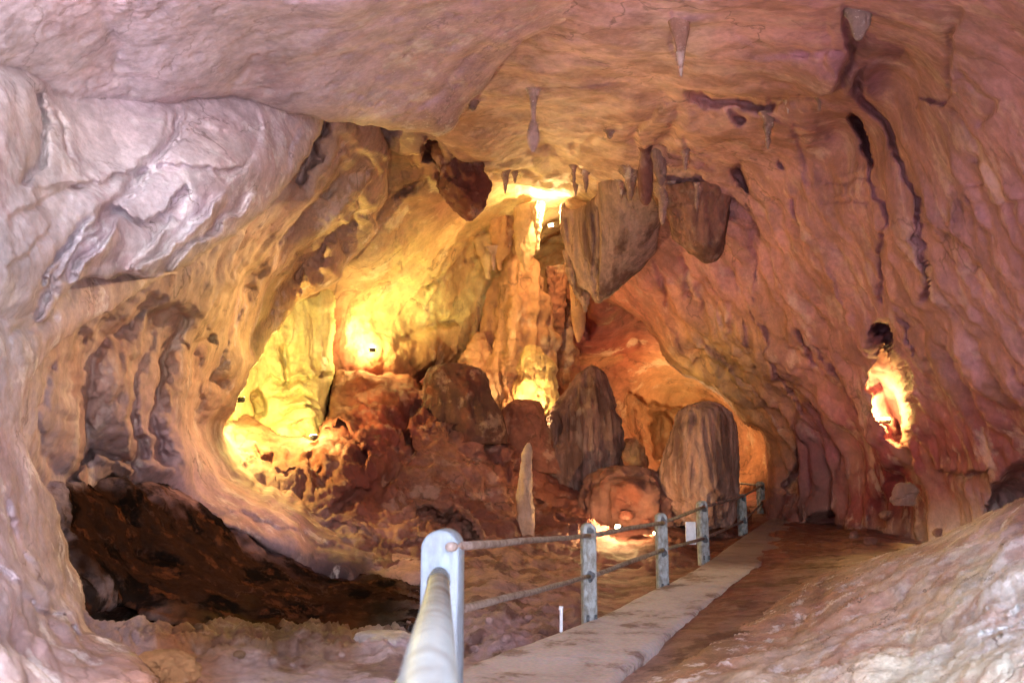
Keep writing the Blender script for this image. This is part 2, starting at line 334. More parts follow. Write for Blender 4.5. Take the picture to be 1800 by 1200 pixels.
def blob(name, rows, d, mat, thick=.8, flute=.06, lump=.08, fsc=5., alb=None, lean=0., seed=1, parent=None, ny=70, origin_y=None, drape=0.):
    """a closed, roughly round rock body: rows of (y, left x, right x)"""
    rows = np.array(rows, float); t = np.linspace(0, 1, len(rows)); tn = np.linspace(0, 1, ny)
    c = catmull(rows, 12); tc = np.linspace(0, 1, len(c))
    Y = np.interp(tn, tc, c[:, 0]); XL = np.interp(tn, tc, c[:, 1]); XR = np.interp(tn, tc, c[:, 2])
    XR = np.maximum(XR, XL+.6)
    D = d+lean*tn
    th = np.linspace(0, 2*np.pi, TH, endpoint=False)
    C = unproj((XL+XR)/2, Y, D); r = (XR-XL)/2/F*D
    flat = np.array([0, 1., 0])
    ct, st = np.cos(th), np.sin(th)
    P = C[:, None]+r[:, None, None]*(ct[None, :, None]*RIGHT+thick*st[None, :, None]*flat)
    rad = (ct[None, :, None]*RIGHT+st[None, :, None]*flat)+np.zeros_like(P)
    p = P.reshape(-1, 3); rr = np.repeat(r, TH); rm = r.max()
    fl = ridged(np.concatenate([p[:, :2]*fsc, p[:, 2:]*fsc*.13], 1)/1., 1., 3, .5, seed)
    lm = fbm(p, 1.1/max(rm, .1), 4, .55, seed+3)
    off = (fl*flute+lm*lump)*np.minimum(rm, rr*1.6+.02)
    p = p+rad.reshape(-1, 3)*off[:, None]; p[:, 2] += fbm(p, 2.5/max(rm, .1), 3, .5, seed+8)*.05*rm
    top = C[0]+0*C[0]; bot = C[-1]
    v = np.vstack([p, top[None], bot[None]]); idx = np.arange(ny*TH).reshape(ny, TH); nx_ = np.roll(idx, -1, 1)
    f = np.stack([idx[:-1], idx[1:], nx_[1:], nx_[:-1]], -1).reshape(-1, 4)
    T = ny*TH
    cap = np.array([[T, idx[0, k], idx[0, (k+1) % TH], idx[0, (k+1) % TH]] for k in range(0)], int).reshape(0, 4)
    # caps as quads pairing neighbours
    c1 = [[T, idx[0, k], idx[0, (k+1) % TH], idx[0, (k+2) % TH]] for k in range(0, TH, 2)]
    c2 = [[T+1, idx[-1, (k+2) % TH], idx[-1, (k+1) % TH], idx[-1, k]] for k in range(0, TH, 2)]
    f = np.vstack([f, c1, c2])
    if alb is None:
        ex = np.concatenate([((XL+XR)/2)[:, None]+(XR-XL)[:, None]/2*ct, ]).ravel(); ey = np.repeat(Y, TH)
        a = albedo(np.concatenate([ex, [ex[0], ex[-1]]]), np.concatenate([ey, [Y[0], Y[-1]]]), seed)
    else: a = np.tile(alb, (len(v), 1))*(1+.25*np.clip(fbm(v, 2.2, 3, .5, seed), -1, 1))[:, None]
    hang = drape
    org = C[0] if hang else C[-1]
    return mesh_obj(name, v, f, mat, a, parent, origin=None if parent else org)
# ================================================================ the cave shell
def across(P, ang, a, b, c):
    """coordinates stretched along a direction of the wall as seen from the path"""
    u = RIGHT*math.cos(ang)-UP*math.sin(ang); v = RIGHT*math.sin(ang)+UP*math.cos(ang)
    return np.stack([P@u*a, P@v*b, P@FWD*c], 1)

# --- near ceiling -------------------------------------------------
ceil_c = [(-200,-250,4.2),(200,-250,4.6),(600,-250,5),(1000,-250,5),(1300,-250,5.5),(-200,0,4.4),(0,0,5),(300,0,5.8),(600,0,6.6),(900,0,8),(1100,-40,8),
 (-150,130,5),(60,160,6.0),(200,120,6.6),(300,178,7.4),(450,120,8),(520,200,9.3),(650,220,10.8),(780,235,11.8),(700,120,9.5),(850,110,10.2),(960,40,9.3)]
struct(layer('cave_ceiling', (-330,1300,-330,262), ceil_c, M['ceiling'], 3,
 sil=[(-400,-400),(1350,-400),(1220,-80),(1100,0),(1030,33),(960,55),(905,88),(870,130),(830,178),(784,236),(740,233),(680,226),(600,214),(560,204),(520,200),(460,186),(410,170),(370,172),(320,178),(250,190),(190,187),(100,187),(70,165),(20,150),(-400,140)],
 feats=[('crease',[(905,20),(860,70),(800,120),(740,178),(700,222)],7,.10),('scarp',[(700,225),(745,178),(803,120),(862,70),(905,20)],30,.10),
        ('crease',[(400,165),(430,130),(442,120),(455,145)],6,.06),('crease',[(160,0),(190,60),(215,130),(240,180)],9,.08),('lip',[(60,160),(150,120),(240,140),(330,150),(400,140)],18,.05),
        ('crease',[(60,160),(30,130),(0,125)],8,.1),('scarp',[(800,20),(760,60),(720,90)],14,.06),('crease',[(520,120),(600,100),(690,105)],5,.03),('crease',[(560,150),(640,160),(720,150)],4,.03)],
 R=.35, wobble=5, seed=3, warp=10,
 noise=lambda P,x,y: .09*fbm(P,.5,2,.5,1)+.016*fbm(across(P,.6,.8,2.2,1.5),1.,4,.6,2)+.007*fbm(P,6,4,.65,3)-.02*(worley(P,3.2,2)<.22)+.03*smooth(420,80,x)*smooth(.35,.75,fbm(P,1.3,3,.5,9)+.5)*fbm(P,14,2,.6,4)))

# --- scalloped slab hanging on the left ---------------------------
slab_c = [(-250,150,3.6),(-250,600,2.9),(-200,800,3),(0,180,5.0),(0,300,4.7),(0,450,4.4),(0,600,4.4),(100,200,6.2),(100,330,5.7),(100,480,5.2),(200,200,7.0),(200,320,6.6),(200,450,6.1),(270,490,6.6),
 (320,180,7.8),(320,300,7.3),(330,420,7.2),(420,170,8.7),(430,280,8.1),(420,400,8.2),(520,200,9.8),(510,290,9.2),(560,230,10.3),(0,100,5.5),(300,100,8.2),(550,120,10.5)]
struct(layer('cave_wall', (-330,620,90,700), slab_c, M['slab'], 2.5,
 sil=[(-450,60),(560,110),(566,205),(548,255),(530,290),(505,325),(470,365),(425,405),(380,430),(335,462),(300,478),(272,492),(250,487),(215,484),(185,497),(150,492),(110,520),(80,560),(45,572),(0,588),(-60,640),(-450,700)],
 feats=[('crease',[(322,180),(312,225),(290,265),(255,300),(215,345),(170,395),(120,450),(70,530),(20,590)],11,.30),
  ('scarp',[(330,180),(322,225),(300,268),(265,305),(225,345),(180,395),(130,455),(80,530)],30,-.2),
  ('crease',[(297,190),(292,230),(268,268),(240,290)],5,.07),
  ('lip',[(190,352),(212,370),(235,378),(258,390),(290,372),(312,338),(320,325)],14,.24),
  ('lip',[(60,330),(130,325),(200,310),(300,290),(380,296),(440,288)],16,.11),
  ('lip',[(395,335),(370,365),(345,392),(318,420),(290,440),(255,470),(235,480)][::-1],20,-.26),
  ('lip',[(455,330),(430,365),(400,395),(370,420),(330,440),(300,468),(270,488)][::-1],18,-.22),
  ('lip',[(300,372),(285,405),(262,435),(240,460),(225,482)][::-1],15,-.20),
  ('lip',[(215,370),(200,410),(180,440),(150,470),(120,500)][::-1],20,-.22),
  ('lip',[(165,380),(150,410),(120,445),(90,480),(70,510)][::-1],18,-.20),
  ('lip',[(0,388),(40,370),(80,345),(120,330),(160,322)],14,.10),
  ('lip',[(0,470),(40,450),(70,420),(100,390)],14,.08),
  ('crease',[(62,150),(72,200),(68,250),(55,305),(30,330)],9,.25),('scarp',[(55,305),(68,250),(72,200),(62,150)],20,.22),
  ('crease',[(102,190),(112,240),(130,280)],7,.07),('lip',[(450,185),(465,225),(455,270),(430,300),(400,320),(380,330)],14,.07),
  ('lip',[(535,215),(520,255),(505,290),(480,310)],12,.08),('lip',[(345,205),(400,225),(440,215)],12,.05),
  ('scarp',[(335,330),(320,365),(300,395),(270,425)],14,.07),('scarp',[(375,335),(352,370),(325,400),(300,420)],12,.07)],
 R=.5, wobble=5, seed=5, warp=9,
 noise=lambda P,x,y: .07*fbm(P,.8,3,.5,4)-.03*ridged(across(P,2.55,.4,1.5,1.),1.,2,.4,5)+.010*fbm(across(P,2.55,1.,3.5,2),1.,4,.55,6)+.005*fbm(P,11,3,.6,7)))

# --- near mass low on the left ------------------------------------
nl_c = [(-250,500,3),(-250,900,2.6),(-250,1300,2.0),(0,600,4.5),(100,600,5.6),(0,750,4.2),(40,750,4.7),(0,900,3.8),(80,860,4.9),(60,950,4.5),(110,950,5.1),(140,1050,5.2),(0,1050,3.3),(60,1080,4.2),(0,1200,2.9),(150,1130,4.6),(200,1190,4.0),(200,520,6.9),(270,490,7.8),(0,500,4.9),(150,1260,3.2),(300,1300,3.0)]
struct(layer('cave_wall', (-330,420,440,1380), nl_c, M['slab'], 3,
 sil=[(-450,420),(262,470),(262,498),(215,535),(160,566),(105,600),(62,650),(42,700),(38,745),(48,790),(72,835),(96,885),(110,930),(120,985),(138,1020),(148,1062),(150,1095),(175,1120),(225,1140),(260,1180),(300,1260),(330,1450),(-450,1450)],
 feats=[('crease',[(0,590),(45,575),(100,560)],8,.1),('lip',[(110,640),(30,700),(25,760)][::-1],14,.05),('crease',[(0,850),(25,920),(45,1000),(90,1060)],12,.16),('lip',[(0,980),(20,1020),(60,1080),(110,1110),(150,1120)],14,.12),
  ('crease',[(0,1120),(50,1110),(110,1150),(170,1165)],10,.1),('crease',[(100,600),(72,655),(60,720),(68,790),(100,850)],5,.05)],
 R=.30, wobble=5, seed=8, warp=9,
 noise=lambda P,x,y: .05*fbm(P,.9,3,.45,8)+(.03+.05*smooth(960,1080,y))*(1-worley(P,4.5,1))*smooth(900,1050,y)+.012*fbm(P,9,4,.6,9)))

# --- ribbed wall behind it ----------------------------------------
rib_c = [(-100,600,5.5),(0,650,5.6),(60,700,6.2),(100,600,6.8),(150,700,7.6),(150,560,7.4),(250,620,8.8),(250,760,8.9),(330,680,10.2),(330,790,10.2),(400,620,11.8),(450,560,13.4),(500,480,14.2),(560,430,14.8),(600,350,14.2),(640,300,14.4),(680,240,14.4),(500,350,12.2),(400,400,10.4),(300,480,9.0),(570,250,12.6),(620,200,13),
 (380,760,12.1),(430,720,13.6),(450,850,12.6),(400,860,11.6),(300,870,10),(200,840,8.8),(130,860,7.6),(60,850,6.4),(550,910,13.0),(660,955,13.2),(600,990,11.6),(500,955,11.0),(400,905,10.4),(700,1005,11.6),(740,1000,11.5),(560,1010,11.2),(300,200,10),(200,960,8.2),(760,1060,10.5)]
rib_feats=[('rib',[(262,492),(215,535),(160,570),(122,615),(110,660),(108,720),(118,790),(135,850)][::-1],34,.75),
  ('rib',[(268,520),(262,560),(235,610),(216,660),(216,720),(228,790),(245,850)][::-1],22,.55),
  ('rib',[(300,520),(285,570),(262,620),(252,680),(258,760),(275,850)][::-1],26,.6),
  ('rib',[(105,615),(70,650),(58,720),(70,790),(100,850),(120,890)][::-1],14,.2),
  ('rib',[(395,440),(365,500),(340,550),(315,600),(311,660),(314,730),(340,790),(390,845),(450,885),(520,920)][::-1],44,1.2),
  ('rib',[(430,440),(410,500),(380,560),(360,620),(350,690)][::-1],30,.5),
  ('rib',[(360,740),(395,790),(430,840),(480,880),(530,905)][::-1],22,.4),
  ('rib',[(640,240),(600,290),(540,340),(470,400),(420,450),(380,510)][::-1],34,.7),
  ('rib',[(650,330),(590,380),(520,430),(470,490),(430,550),(390,620)][::-1],36,.8),
  ('rib',[(590,215),(560,290),(500,350),(430,410),(350,450)][::-1],28,.4),
  ('lip',[(140,870),(135,830),(165,805),(215,812),(250,850)][::-1],10,.45),('lip',[(150,865),(190,840),(240,870)],8,.3),('lip',[(365,560),(372,590),(380,610)],8,.25),('lip',[(310,590),(330,620),(345,600),(375,590)],8,.3),
  ('crease',[(640,380),(600,420),(560,450),(520,500)],14,.3),('crease',[(620,280),(600,330),(560,360)],10,.2),
  ('crease',[(560,205),(556,240),(540,290),(515,325)],15,.9),
  ('lip',[(240,860),(330,885),(420,900),(520,940),(620,975),(690,1010)],12,.12)]
struct(layer('cave_wall', (-160,800,150,1120), rib_c, M['rib'], 2.6, feats=rib_feats,
 sil=[(-300,300),(300,120),(600,150),(672,222),(686,262),(684,305),(680,345),(662,385),(668,405),(640,440),(604,470),(585,500),(540,520),(512,540),(488,580),(462,618),(440,652),(424,690),(412,722),(398,744),(402,772),(425,800),(470,838),(520,872),(572,905),(640,935),(700,962),(760,985),(770,1010),(740,1030),(690,1034),(640,1030),(590,1030),(545,1015),(505,985),(470,965),(420,935),(372,925),(330,900),(270,868),(245,862),(200,875),(160,885),(120,885),(60,900),(-300,900)],
 R=.7, wobble=6, seed=11, warp=13, skirt=2.,
 noise=lambda P,x,y: .12*fbm(P,.45,3,.5,11)-.24*smooth(560,430,y)*ridged(across(P,2.45,.22,1.0,.7),1.,3,.5,12)-.05*smooth(440,560,y)*ridged(P*np.array([1.,1.,.22]),1.3,3,.5,15)+.02*fbm(P,2.4,3,.5,13)+.006*fbm(P,9,3,.6,14)))

# --- far chamber ---------------------------------------------------
back_c = [(400,100,15),(600,150,17),(700,235,15.5),(780,262,16.2),(700,300,18),(850,322,20),(950,345,22),(1040,360,23),(700,380,19.5),(650,450,19.5),(750,450,21.5),(840,430,24),(940,440,26),(1000,420,27),(1000,480,28.5),(860,500,25.5),
 (600,500,20.5),(700,550,22.5),(800,560,24),(640,610,21.5),(690,640,22),(760,640,23),(850,640,26),(950,600,29),(400,400,15),(400,700,18.5),(600,800,22),(820,700,26),(900,760,29),
 (1050,545,25.5),(1110,580,28.5),(1150,630,31.5),(1210,670,33.5),(1120,670,33),(1050,660,32),(1160,705,34.5),(1260,705,33.5),(1110,770,34),(1200,765,35),(1320,785,32),(1310,840,31),(1110,835,32),(1400,760,30),(1200,900,30),(1200,560,26),(1300,650,27),(1150,480,24),(1200,330,21),(1000,250,19)]
struct(layer('cave_wall', (380,1480,130,960), back_c, M['back'], 2.8,
 feats=[('lip',[(690,300),(740,300),(800,290),(850,330)],14,.5),('pit',[(745,240),(800,285),(830,310),(850,350),(820,360),(800,320),(750,290)],12,1.8),
  ('crease',[(680,345),(720,320),(770,308),(810,305)],6,.4),('crease',[(790,455),(770,490),(760,520)],5,.3),('crease',[(740,530),(780,490),(830,460),(860,450)],7,.35),('crease',[(700,600),(760,570),(830,560)],8,.4),
  ('lip',[(1000,455),(960,470),(920,462)],10,.5),('lip',[(900,400),(960,432),(1010,430)],8,.5),
  ('lip',[(1090,700),(1140,712),(1200,716),(1260,706)],16,1.3),('crease',[(1150,720),(1155,770),(1160,820)],8,.8),('crease',[(1105,720),(1120,760),(1112,820)],6,.5),('pit',[(1145,730),(1185,730),(1190,800),(1150,810)],10,1.6),
  ('pit',[(1015,535),(1040,528),(1048,560),(1030,590),(1012,570)],8,1.2),('crease',[(1060,598),(1100,600),(1130,602)],4,.3)],
 wobble=6, seed=14, warp=12,
 noise=lambda P,x,y: (.25*fbm(P,.28,4,.5,21)-.22*smooth(470,560,y)*smooth(880,800,x)*(worley(P,1.1,3)-.4)*1.3-.12*ridged(across(P,2.5,.3,1.2,.8),1.,4,.55,22)*smooth(1000,900,x)-.22*smooth(680,740,y)*smooth(1000,1050,x)*ridged(P*np.array([1,1,.22]),1.1,4,.55,24)+.05*fbm(P,2.2,4,.6,23))))

# --- far ceiling running down into the right wall -------------------
rw_c = [(600,-200,7),(800,-250,5.5),(1200,-250,5),(1600,-250,4.3),(2050,-250,3.6),
 (900,-20,9.2),(1200,0,8.5),(1480,0,8),(1700,0,7),(2050,0,5.2),(850,130,12.5),(1000,150,12.5),(1200,130,11.5),(1430,100,9.8),(1470,160,10.2),(1560,140,10.8),(1650,150,9.3),(1800,150,7.7),(2050,200,6),
 (800,250,15.2),(950,250,17),(1150,230,15),(1350,230,14),(1480,230,13.3),(1600,250,11.0),(1800,300,8.3),(740,190,13.8),
 (850,310,18),(1000,325,19.6),(1150,330,18.2),(1300,330,16.8),(1450,350,14.2),(1600,400,11.2),(1800,450,8.7),(2050,500,7),
 (1150,450,20.8),(1250,450,19.4),(1350,480,17.6),(1450,500,15.6),(1600,550,12.6),(1800,600,9.6),
 (1060,530,24),(1150,560,22.6),(1250,600,21),(1350,620,19.0),(1500,650,16.2),(1650,680,13.2),(1800,700,10.6),(2050,700,8.3),
 (1200,660,23.2),(1280,720,22.8),(1350,750,21.8),(1450,780,19.5),(1600,780,15.4),(1700,800,13.3),(1800,820,12),
 (1345,870,22.6),(1450,890,20.0),(1550,910,17.2),(1650,920,15.2),(1800,920,12.6),(1350,960,21.5),(1500,1000,17),(1800,1050,11),(2050,900,9)]
cr = lambda pts, w_=5, a=.3: ('crease', pts, w_, a*.9)
rw_feats=[('scarp',[(1190,158),(1250,168),(1330,176),(1400,180),(1462,168),(1486,132),(1492,80),(1478,5)],26,1.1),
 cr([(1280,60),(1350,85),(1440,95),(1490,90)],8,.18),cr([(1300,90),(1370,98),(1430,96)],6,.15),cr([(1200,165),(1290,182),(1390,180)],8,.4),cr([(1340,145),(1375,148),(1400,150)],6,.15),
 ('lip',[(1180,0),(1178,60),(1190,110),(1198,150)][::-1],10,.12),('lip',[(1480,25),(1455,40),(1462,80),(1450,110),(1470,140)],8,.1),
 cr([(1528,100),(1515,150),(1525,190),(1550,225),(1575,270),(1590,330),(1598,400),(1602,460),(1612,520),(1600,560)],7,.5),
 ('scarp',[(1580,90),(1605,150),(1612,200)],12,.25),('lip',[(1690,10),(1680,90),(1670,170),(1640,190),(1600,170)],16,.3),('lip',[(1690,110),(1740,150),(1755,190),(1720,230)],14,.18),
 ('scarp',[(1668,185),(1700,220),(1722,255),(1712,300)],16,.22),('lip',[(1720,320),(1670,340),(1655,400)],14,.15),('lip',[(1672,335),(1720,360),(1800,350)],16,.12),
 cr([(1500,200),(1508,250),(1520,290),(1528,330),(1538,400),(1525,450),(1532,520),(1548,570)],6,.35),
 ('pit',[(1490,215),(1512,222),(1520,290),(1505,270)],6,.9),('pit',[(1290,285),(1303,300),(1318,345),(1300,345),(1288,320)],6,.8),('pit',[(1274,195),(1315,200),(1300,214)],5,.6),('pit',[(1360,288),(1375,300),(1370,308),(1358,300)],4,.5),
 cr([(1395,205),(1405,250),(1412,310),(1420,330)],4,.15),cr([(1400,345),(1398,380),(1403,410)],4,.3),cr([(1310,350),(1308,400),(1312,470),(1318,520),(1325,600)],5,.35),cr([(1352,440),(1358,490),(1370,520)],4,.2),
 cr([(1232,300),(1226,330),(1240,350)],5,.3),cr([(1200,240),(1210,280),(1200,300)],4,.2),cr([(1420,310),(1470,318),(1520,308)],3,.12),cr([(1430,355),(1490,352),(1520,360)],3,.12),
 cr([(1265,470),(1290,510),(1320,530)],4,.25),cr([(1150,450),(1165,510),(1170,560)],5,.35),cr([(1190,450),(1200,490),(1205,540)],4,.3),cr([(1215,500),(1222,540),(1220,570)],4,.3),cr([(1240,505),(1255,560),(1262,590)],4,.3),cr([(1275,530),(1278,570),(1270,600)],4,.3),cr([(1300,560),(1305,600),(1320,640)],5,.4),
 cr([(1460,460),(1470,520),(1480,560)],4,.25),
 ('lip',[(1215,600),(1250,640),(1300,690),(1345,740),(1370,770)][::-1],12,.4),('lip',[(1160,560),(1190,620),(1235,650),(1290,700)][::-1],10,.3),('lip',[(1325,560),(1340,640),(1370,700),(1410,760)][::-1],14,.4),
 ('lip',[(1400,600),(1440,660),(1460,700),(1500,760)][::-1],12,.25),('lip',[(1385,580),(1400,640),(1430,680)][::-1],12,.3),
 ('pit',[(1385,775),(1392,830),(1372,865),(1362,850),(1375,810)],8,.9),cr([(1345,770),(1350,820),(1345,860)],7,.5),
 ('pit',[(1522,572),(1545,575),(1560,610),(1580,650),(1590,700),(1590,755),(1574,795),(1556,785),(1535,740),(1516,690),(1512,650),(1520,610)],20,1.9),
 ('lip',[(1425,570),(1440,610),(1455,640)],9,.25),('lip',[(1470,560),(1490,600),(1505,650)],9,.25),('lip',[(1545,560),(1580,600),(1592,640)][::-1],9,.25),
 ('pit',[(1400,905),(1440,885),(1465,905),(1480,940),(1400,940)],14,1.0),
 ('pit',[(1480,905),(1520,850),(1555,805),(1580,800),(1620,850),(1640,880),(1640,990),(1480,990)],45,.7),
 ('pit',[(1730,850),(1800,810),(1900,800),(1900,950),(1720,930)],25,1.2),('lip',[(1620,832),(1680,838),(1740,832)],12,.5),
 cr([(1640,610),(1660,660),(1700,720),(1720,780)],6,.15),cr([(1700,600),(1760,650),(1800,700)],8,.2),cr([(1600,430),(1640,470),(1700,490)],6,.12),('lip',[(1640,300),(1690,340),(1700,400),(1750,430)],14,.15),
 ('lip',[(850,318),(880,302),(920,305),(960,318),(1000,322),(1040,330)],9,.45),cr([(780,248),(820,272),(870,285),(930,272),(1000,262)],6,.25),cr([(860,180),(920,150),(935,120)],4,.1),cr([(1000,160),(1080,150),(1160,140)],4,.08),
 cr([(945,210),(960,260),(958,300)],4,.18),cr([(1005,255),(1008,290),(1000,325)],4,.18),('lip',[(1060,345),(1090,335),(1130,350)],8,.3),('crease',[(1195,190),(1180,240),(1140,290)],12,.5),('lip',[(1180,180),(1150,200),(1120,240),(1130,280)],12,.4)]
struct(layer('cave_wall', (640,2120,-330,1080), rw_c, M['wall'], 3., feats=rw_feats,
 sil=[(600,-400),(2200,-400),(2200,1200),(1300,1200),(1330,950),(1338,900),(1345,850),(1342,800),(1338,765),(1310,748),(1288,728),(1270,705),(1250,690),(1228,672),(1205,664),(1186,652),(1170,636),(1160,612),(1148,590),(1132,568),(1105,548),(1070,532),(1030,528),(1020,510),(1060,420),(1050,372),(1000,345),(940,332),(880,322),(845,318),(815,296),(785,262),(755,235),(700,180)],
 R=.8, wobble=5, seed=17, warp=9, skirt=2.5,
 noise=lambda P,x,y: .16*fbm(P,.4,4,.5,31)-.05*smooth(330,480,y)*ridged(across(P,1.75,.35,1.25,.9),1.,4,.55,32)*smooth(900,1100,x)+.05*fbm(P,1.9,4,.55,33)*smooth(200,420,y)+.02*fbm(P,3,4,.55,35)*(.3+.7*smooth(250,420,y))-.22*smooth(480,580,y)*smooth(1100,1180,x)*smooth(1560,1420,x)*ridged(across(P,1.22,.14,1.5,1.3),1.,4,.5,36)-.30*smooth(230,380,y)*smooth(1150,1230,x)*smooth(1950,1650,x)*ridged(P*np.array([1.,1.,.09]),1.05,4,.5,38)-.10*smooth(150,300,y)*ridged(P*np.array([1,1,.2]),.8,3,.5,37)+.012*fbm(P,8,3,.6,34)*(.4+.6*smooth(200,400,y))))

# --- cave floor: one sheet -----------------------------------------
g_c = [(-300,1050,9),(0,1000,8.5),(150,900,9.0),(230,890,9.9),(300,930,11.0),(420,980,12.2),(520,1030,12.2),(640,1050,12.0),(720,1060,11.4),(300,1000,9.3),(450,1040,10.2),(560,1080,9.2),(200,1050,7.2),(350,1100,6.9),(500,1110,7.3),(640,1115,7.8),(700,1125,7.4),(120,1100,5.6),(400,1165,5.7),(560,1165,5.9),(700,1165,6.0),
 (250,1230,4.9),(500,1230,4.8),(700,1230,4.9),(900,1280,4.5),(600,1400,3.6),(1100,1400,3.2),(100,1400,3.2),(1500,1400,3.4),(2000,1400,3.2),
 (825,1150,7.6),(850,1100,8.2),(930,1100,8.7),(1000,1070,9.6),(800,1050,10),(900,1030,11.2),(1000,1010,12.6),(1080,1060,10.8),(1150,1010,13.0),(900,970,14.2),(1000,960,16),(1100,960,16.5),(1180,960,15.8),(1200,990,14.2),(950,925,17.6),(1060,915,19.4),(1150,915,20.5),(1250,950,18.6),(1290,925,22),(1340,880,27),(1250,900,24),(1000,880,21),(800,960,14),
 (1330,900,24.5),(1360,890,26),(1440,892,26),(1500,930,18.5),(1550,945,16.5),(1450,920,21),(1600,960,15),(1480,960,15.6),(1400,960,15.6),(1340,1000,12.5),(1290,1050,9.8),(1200,1120,7.6),(1300,1120,7.4),(1400,1040,9.8),(1500,1050,8.6),(1100,1220,5.6),(1200,1200,6.0),(1700,1000,12),(1900,1000,10),(2100,1000,9),(1300,1220,5.3)]
def gnoise_floor(P,x,y):
    left = smooth(800,700,x); pit = left*smooth(880,930,y)*smooth(1150,1080,y)
    a0 = -.34*pit*smooth(1102,1075,y)
    far = smooth(1120,1040,y)*smooth(760,820,x)*smooth(1260,1180,x)
    a = a0+.05*fbm(P,.8,4,.5,41)+.022*fbm(P,4,4,.6,42)
    a = a+pit*(.16*fbm(P*np.array([1.4,.5,1]),1.4,4,.6,43)-.05*worley(P,5,2))
    a = a+far*(.10*fbm(P,1.4,4,.6,44))
    bank = smooth(780,830,x)*smooth(1080,1000,x)*smooth(1040,1080,y)*smooth(1200,1150,y)
    a = a+bank*(.12*(worley(P,4.5,3)-.3)+.06*fbm(P,5,3,.6,45))
    a = a+left*smooth(1080,1120,y)*smooth(1175,1150,y)*(.12*ridged(P,2.6,5,.65,46))+smooth(380,330,x)*smooth(1080,1120,y)*.08*(1-worley(P,4.,8))
    return a*np.where((x>1020)&(x<1400)&(y>1000),.4,1)
struct(layer('cave_floor', (-330,2120,862,1420), g_c, M['earth'], 3., noise=gnoise_floor, seed=20, warp=6,
 feats=[('scarp',[(760,1172),(640,1150),(520,1158),(400,1150),(300,1170)],10,.25),('crease',[(1090,1150),(1140,1120),(1180,1118)],10,.05),('lip',[(1440,925),(1480,925),(1540,950)],10,.4)]))

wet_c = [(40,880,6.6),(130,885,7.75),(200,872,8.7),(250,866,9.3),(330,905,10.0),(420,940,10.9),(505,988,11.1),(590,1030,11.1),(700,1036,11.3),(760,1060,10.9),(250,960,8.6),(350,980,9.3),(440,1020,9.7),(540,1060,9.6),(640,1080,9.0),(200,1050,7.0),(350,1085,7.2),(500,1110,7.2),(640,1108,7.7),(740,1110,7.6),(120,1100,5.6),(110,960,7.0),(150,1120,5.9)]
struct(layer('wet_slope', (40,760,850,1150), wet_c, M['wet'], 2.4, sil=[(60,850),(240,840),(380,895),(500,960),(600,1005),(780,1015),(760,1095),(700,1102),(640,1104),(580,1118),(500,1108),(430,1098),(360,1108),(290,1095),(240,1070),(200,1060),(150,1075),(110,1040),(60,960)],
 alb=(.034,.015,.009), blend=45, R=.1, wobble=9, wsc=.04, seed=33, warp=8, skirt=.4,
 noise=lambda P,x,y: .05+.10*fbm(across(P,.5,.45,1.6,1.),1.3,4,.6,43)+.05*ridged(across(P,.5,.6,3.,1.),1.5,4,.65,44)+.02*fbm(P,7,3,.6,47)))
# --- clay mound in the middle of the chamber ------------------------
mound_c = [(380,760,15.8),(440,740,16.8),(560,760,16.6),(560,850,14.4),(600,700,18.6),(680,665,19.8),(740,690,19.4),(800,650,20.2),(850,700,20.6),(900,750,21.2),(620,780,15.8),(700,790,16.2),(800,800,17.2),(900,830,18.2),(1000,870,19.6),(950,900,17.6),(850,900,15.2),(750,890,14.4),(650,900,13.8),(450,830,14.4),(520,900,13.2),
 (700,950,12.9),(800,960,13.3),(900,950,14.8),(1000,920,17.2),(1050,900,19),(1040,830,21),(960,770,22),(700,1010,11.3),(800,1010,12.0),(900,1000,13.2),(600,960,12.8),(1150,880,20.8),(1250,890,21.6),(640,1060,11.4),(820,1080,10.2)]
struct(layer('clay_mound', (360,1320,590,1100), mound_c, M['clay'], 2.6,
 sil=[(360,760),(405,735),(440,722),(480,752),(530,768),(556,772),(566,740),(578,700),(582,650),(588,600),(600,560),(612,600),(622,628),(640,646),(665,655),(700,656),(728,668),(746,678),(752,655),(770,643),(800,641),(832,646),(852,676),(862,705),(900,745),(940,760),(975,790),(1010,840),(1040,858),(1100,862),(1180,870),(1260,875),(1310,890),(1310,960),(1200,960),(1100,980),(1010,1040),(900,1090),(700,1090),(560,1020),(420,900)],
 feats=[('lip',[(740,690),(715,730),(705,780),(700,830)],12,.5),('lip',[(748,700),(800,712),(850,715),(880,740)],10,.7),('lip',[(735,700),(725,740),(735,800)],12,.9),('lip',[(560,760),(600,745),(632,765),(645,800),(630,830)],10,.7),('crease',[(545,780),(552,820),(575,840)],8,.5),('crease',[(745,690),(725,740),(715,800),(640,860),(560,900)],10,.5),('lip',[(870,700),(880,760),(900,800),(940,860),(1000,900)][::-1],16,.6),('crease',[(860,720),(868,780),(900,840),(960,880),(1030,905)],10,.6),
  ('lip',[(620,770),(600,820),(560,850)],12,.4),('pit',[(720,860),(780,850),(790,880),(850,920),(850,950),(800,950),(760,910)],14,.6),('lip',[(780,850),(790,890),(830,900),(850,940)],10,.4),
  ('crease',[(760,750),(800,770),(840,800)],9,.35),('lip',[(745,760),(770,730),(820,725),(850,745)],10,.35),('crease',[(450,790),(520,840),(540,890)],10,.4),('lip',[(440,770),(500,800),(560,830),(545,880)],12,.3),
  ('lip',[(560,900),(620,930),(700,950),(780,960)],12,.25)],
 R=.9, wobble=6, seed=23, warp=14, skirt=3,
 noise=lambda P,x,y: .30*fbm(P,.5,4,.58,51)-.20*ridged(P*np.array([1,1,.4]),.8,5,.6,52)+.08*fbm(P,2.4,5,.66,53)-.18*(worley(P,.75,4)-.5)))['kind'] and None
mound = bpy.data.objects['clay_mound']; del mound['kind']
tag(mound, 'big red clay mound rising mid chamber, left of the stalagmites', 'rock mound')

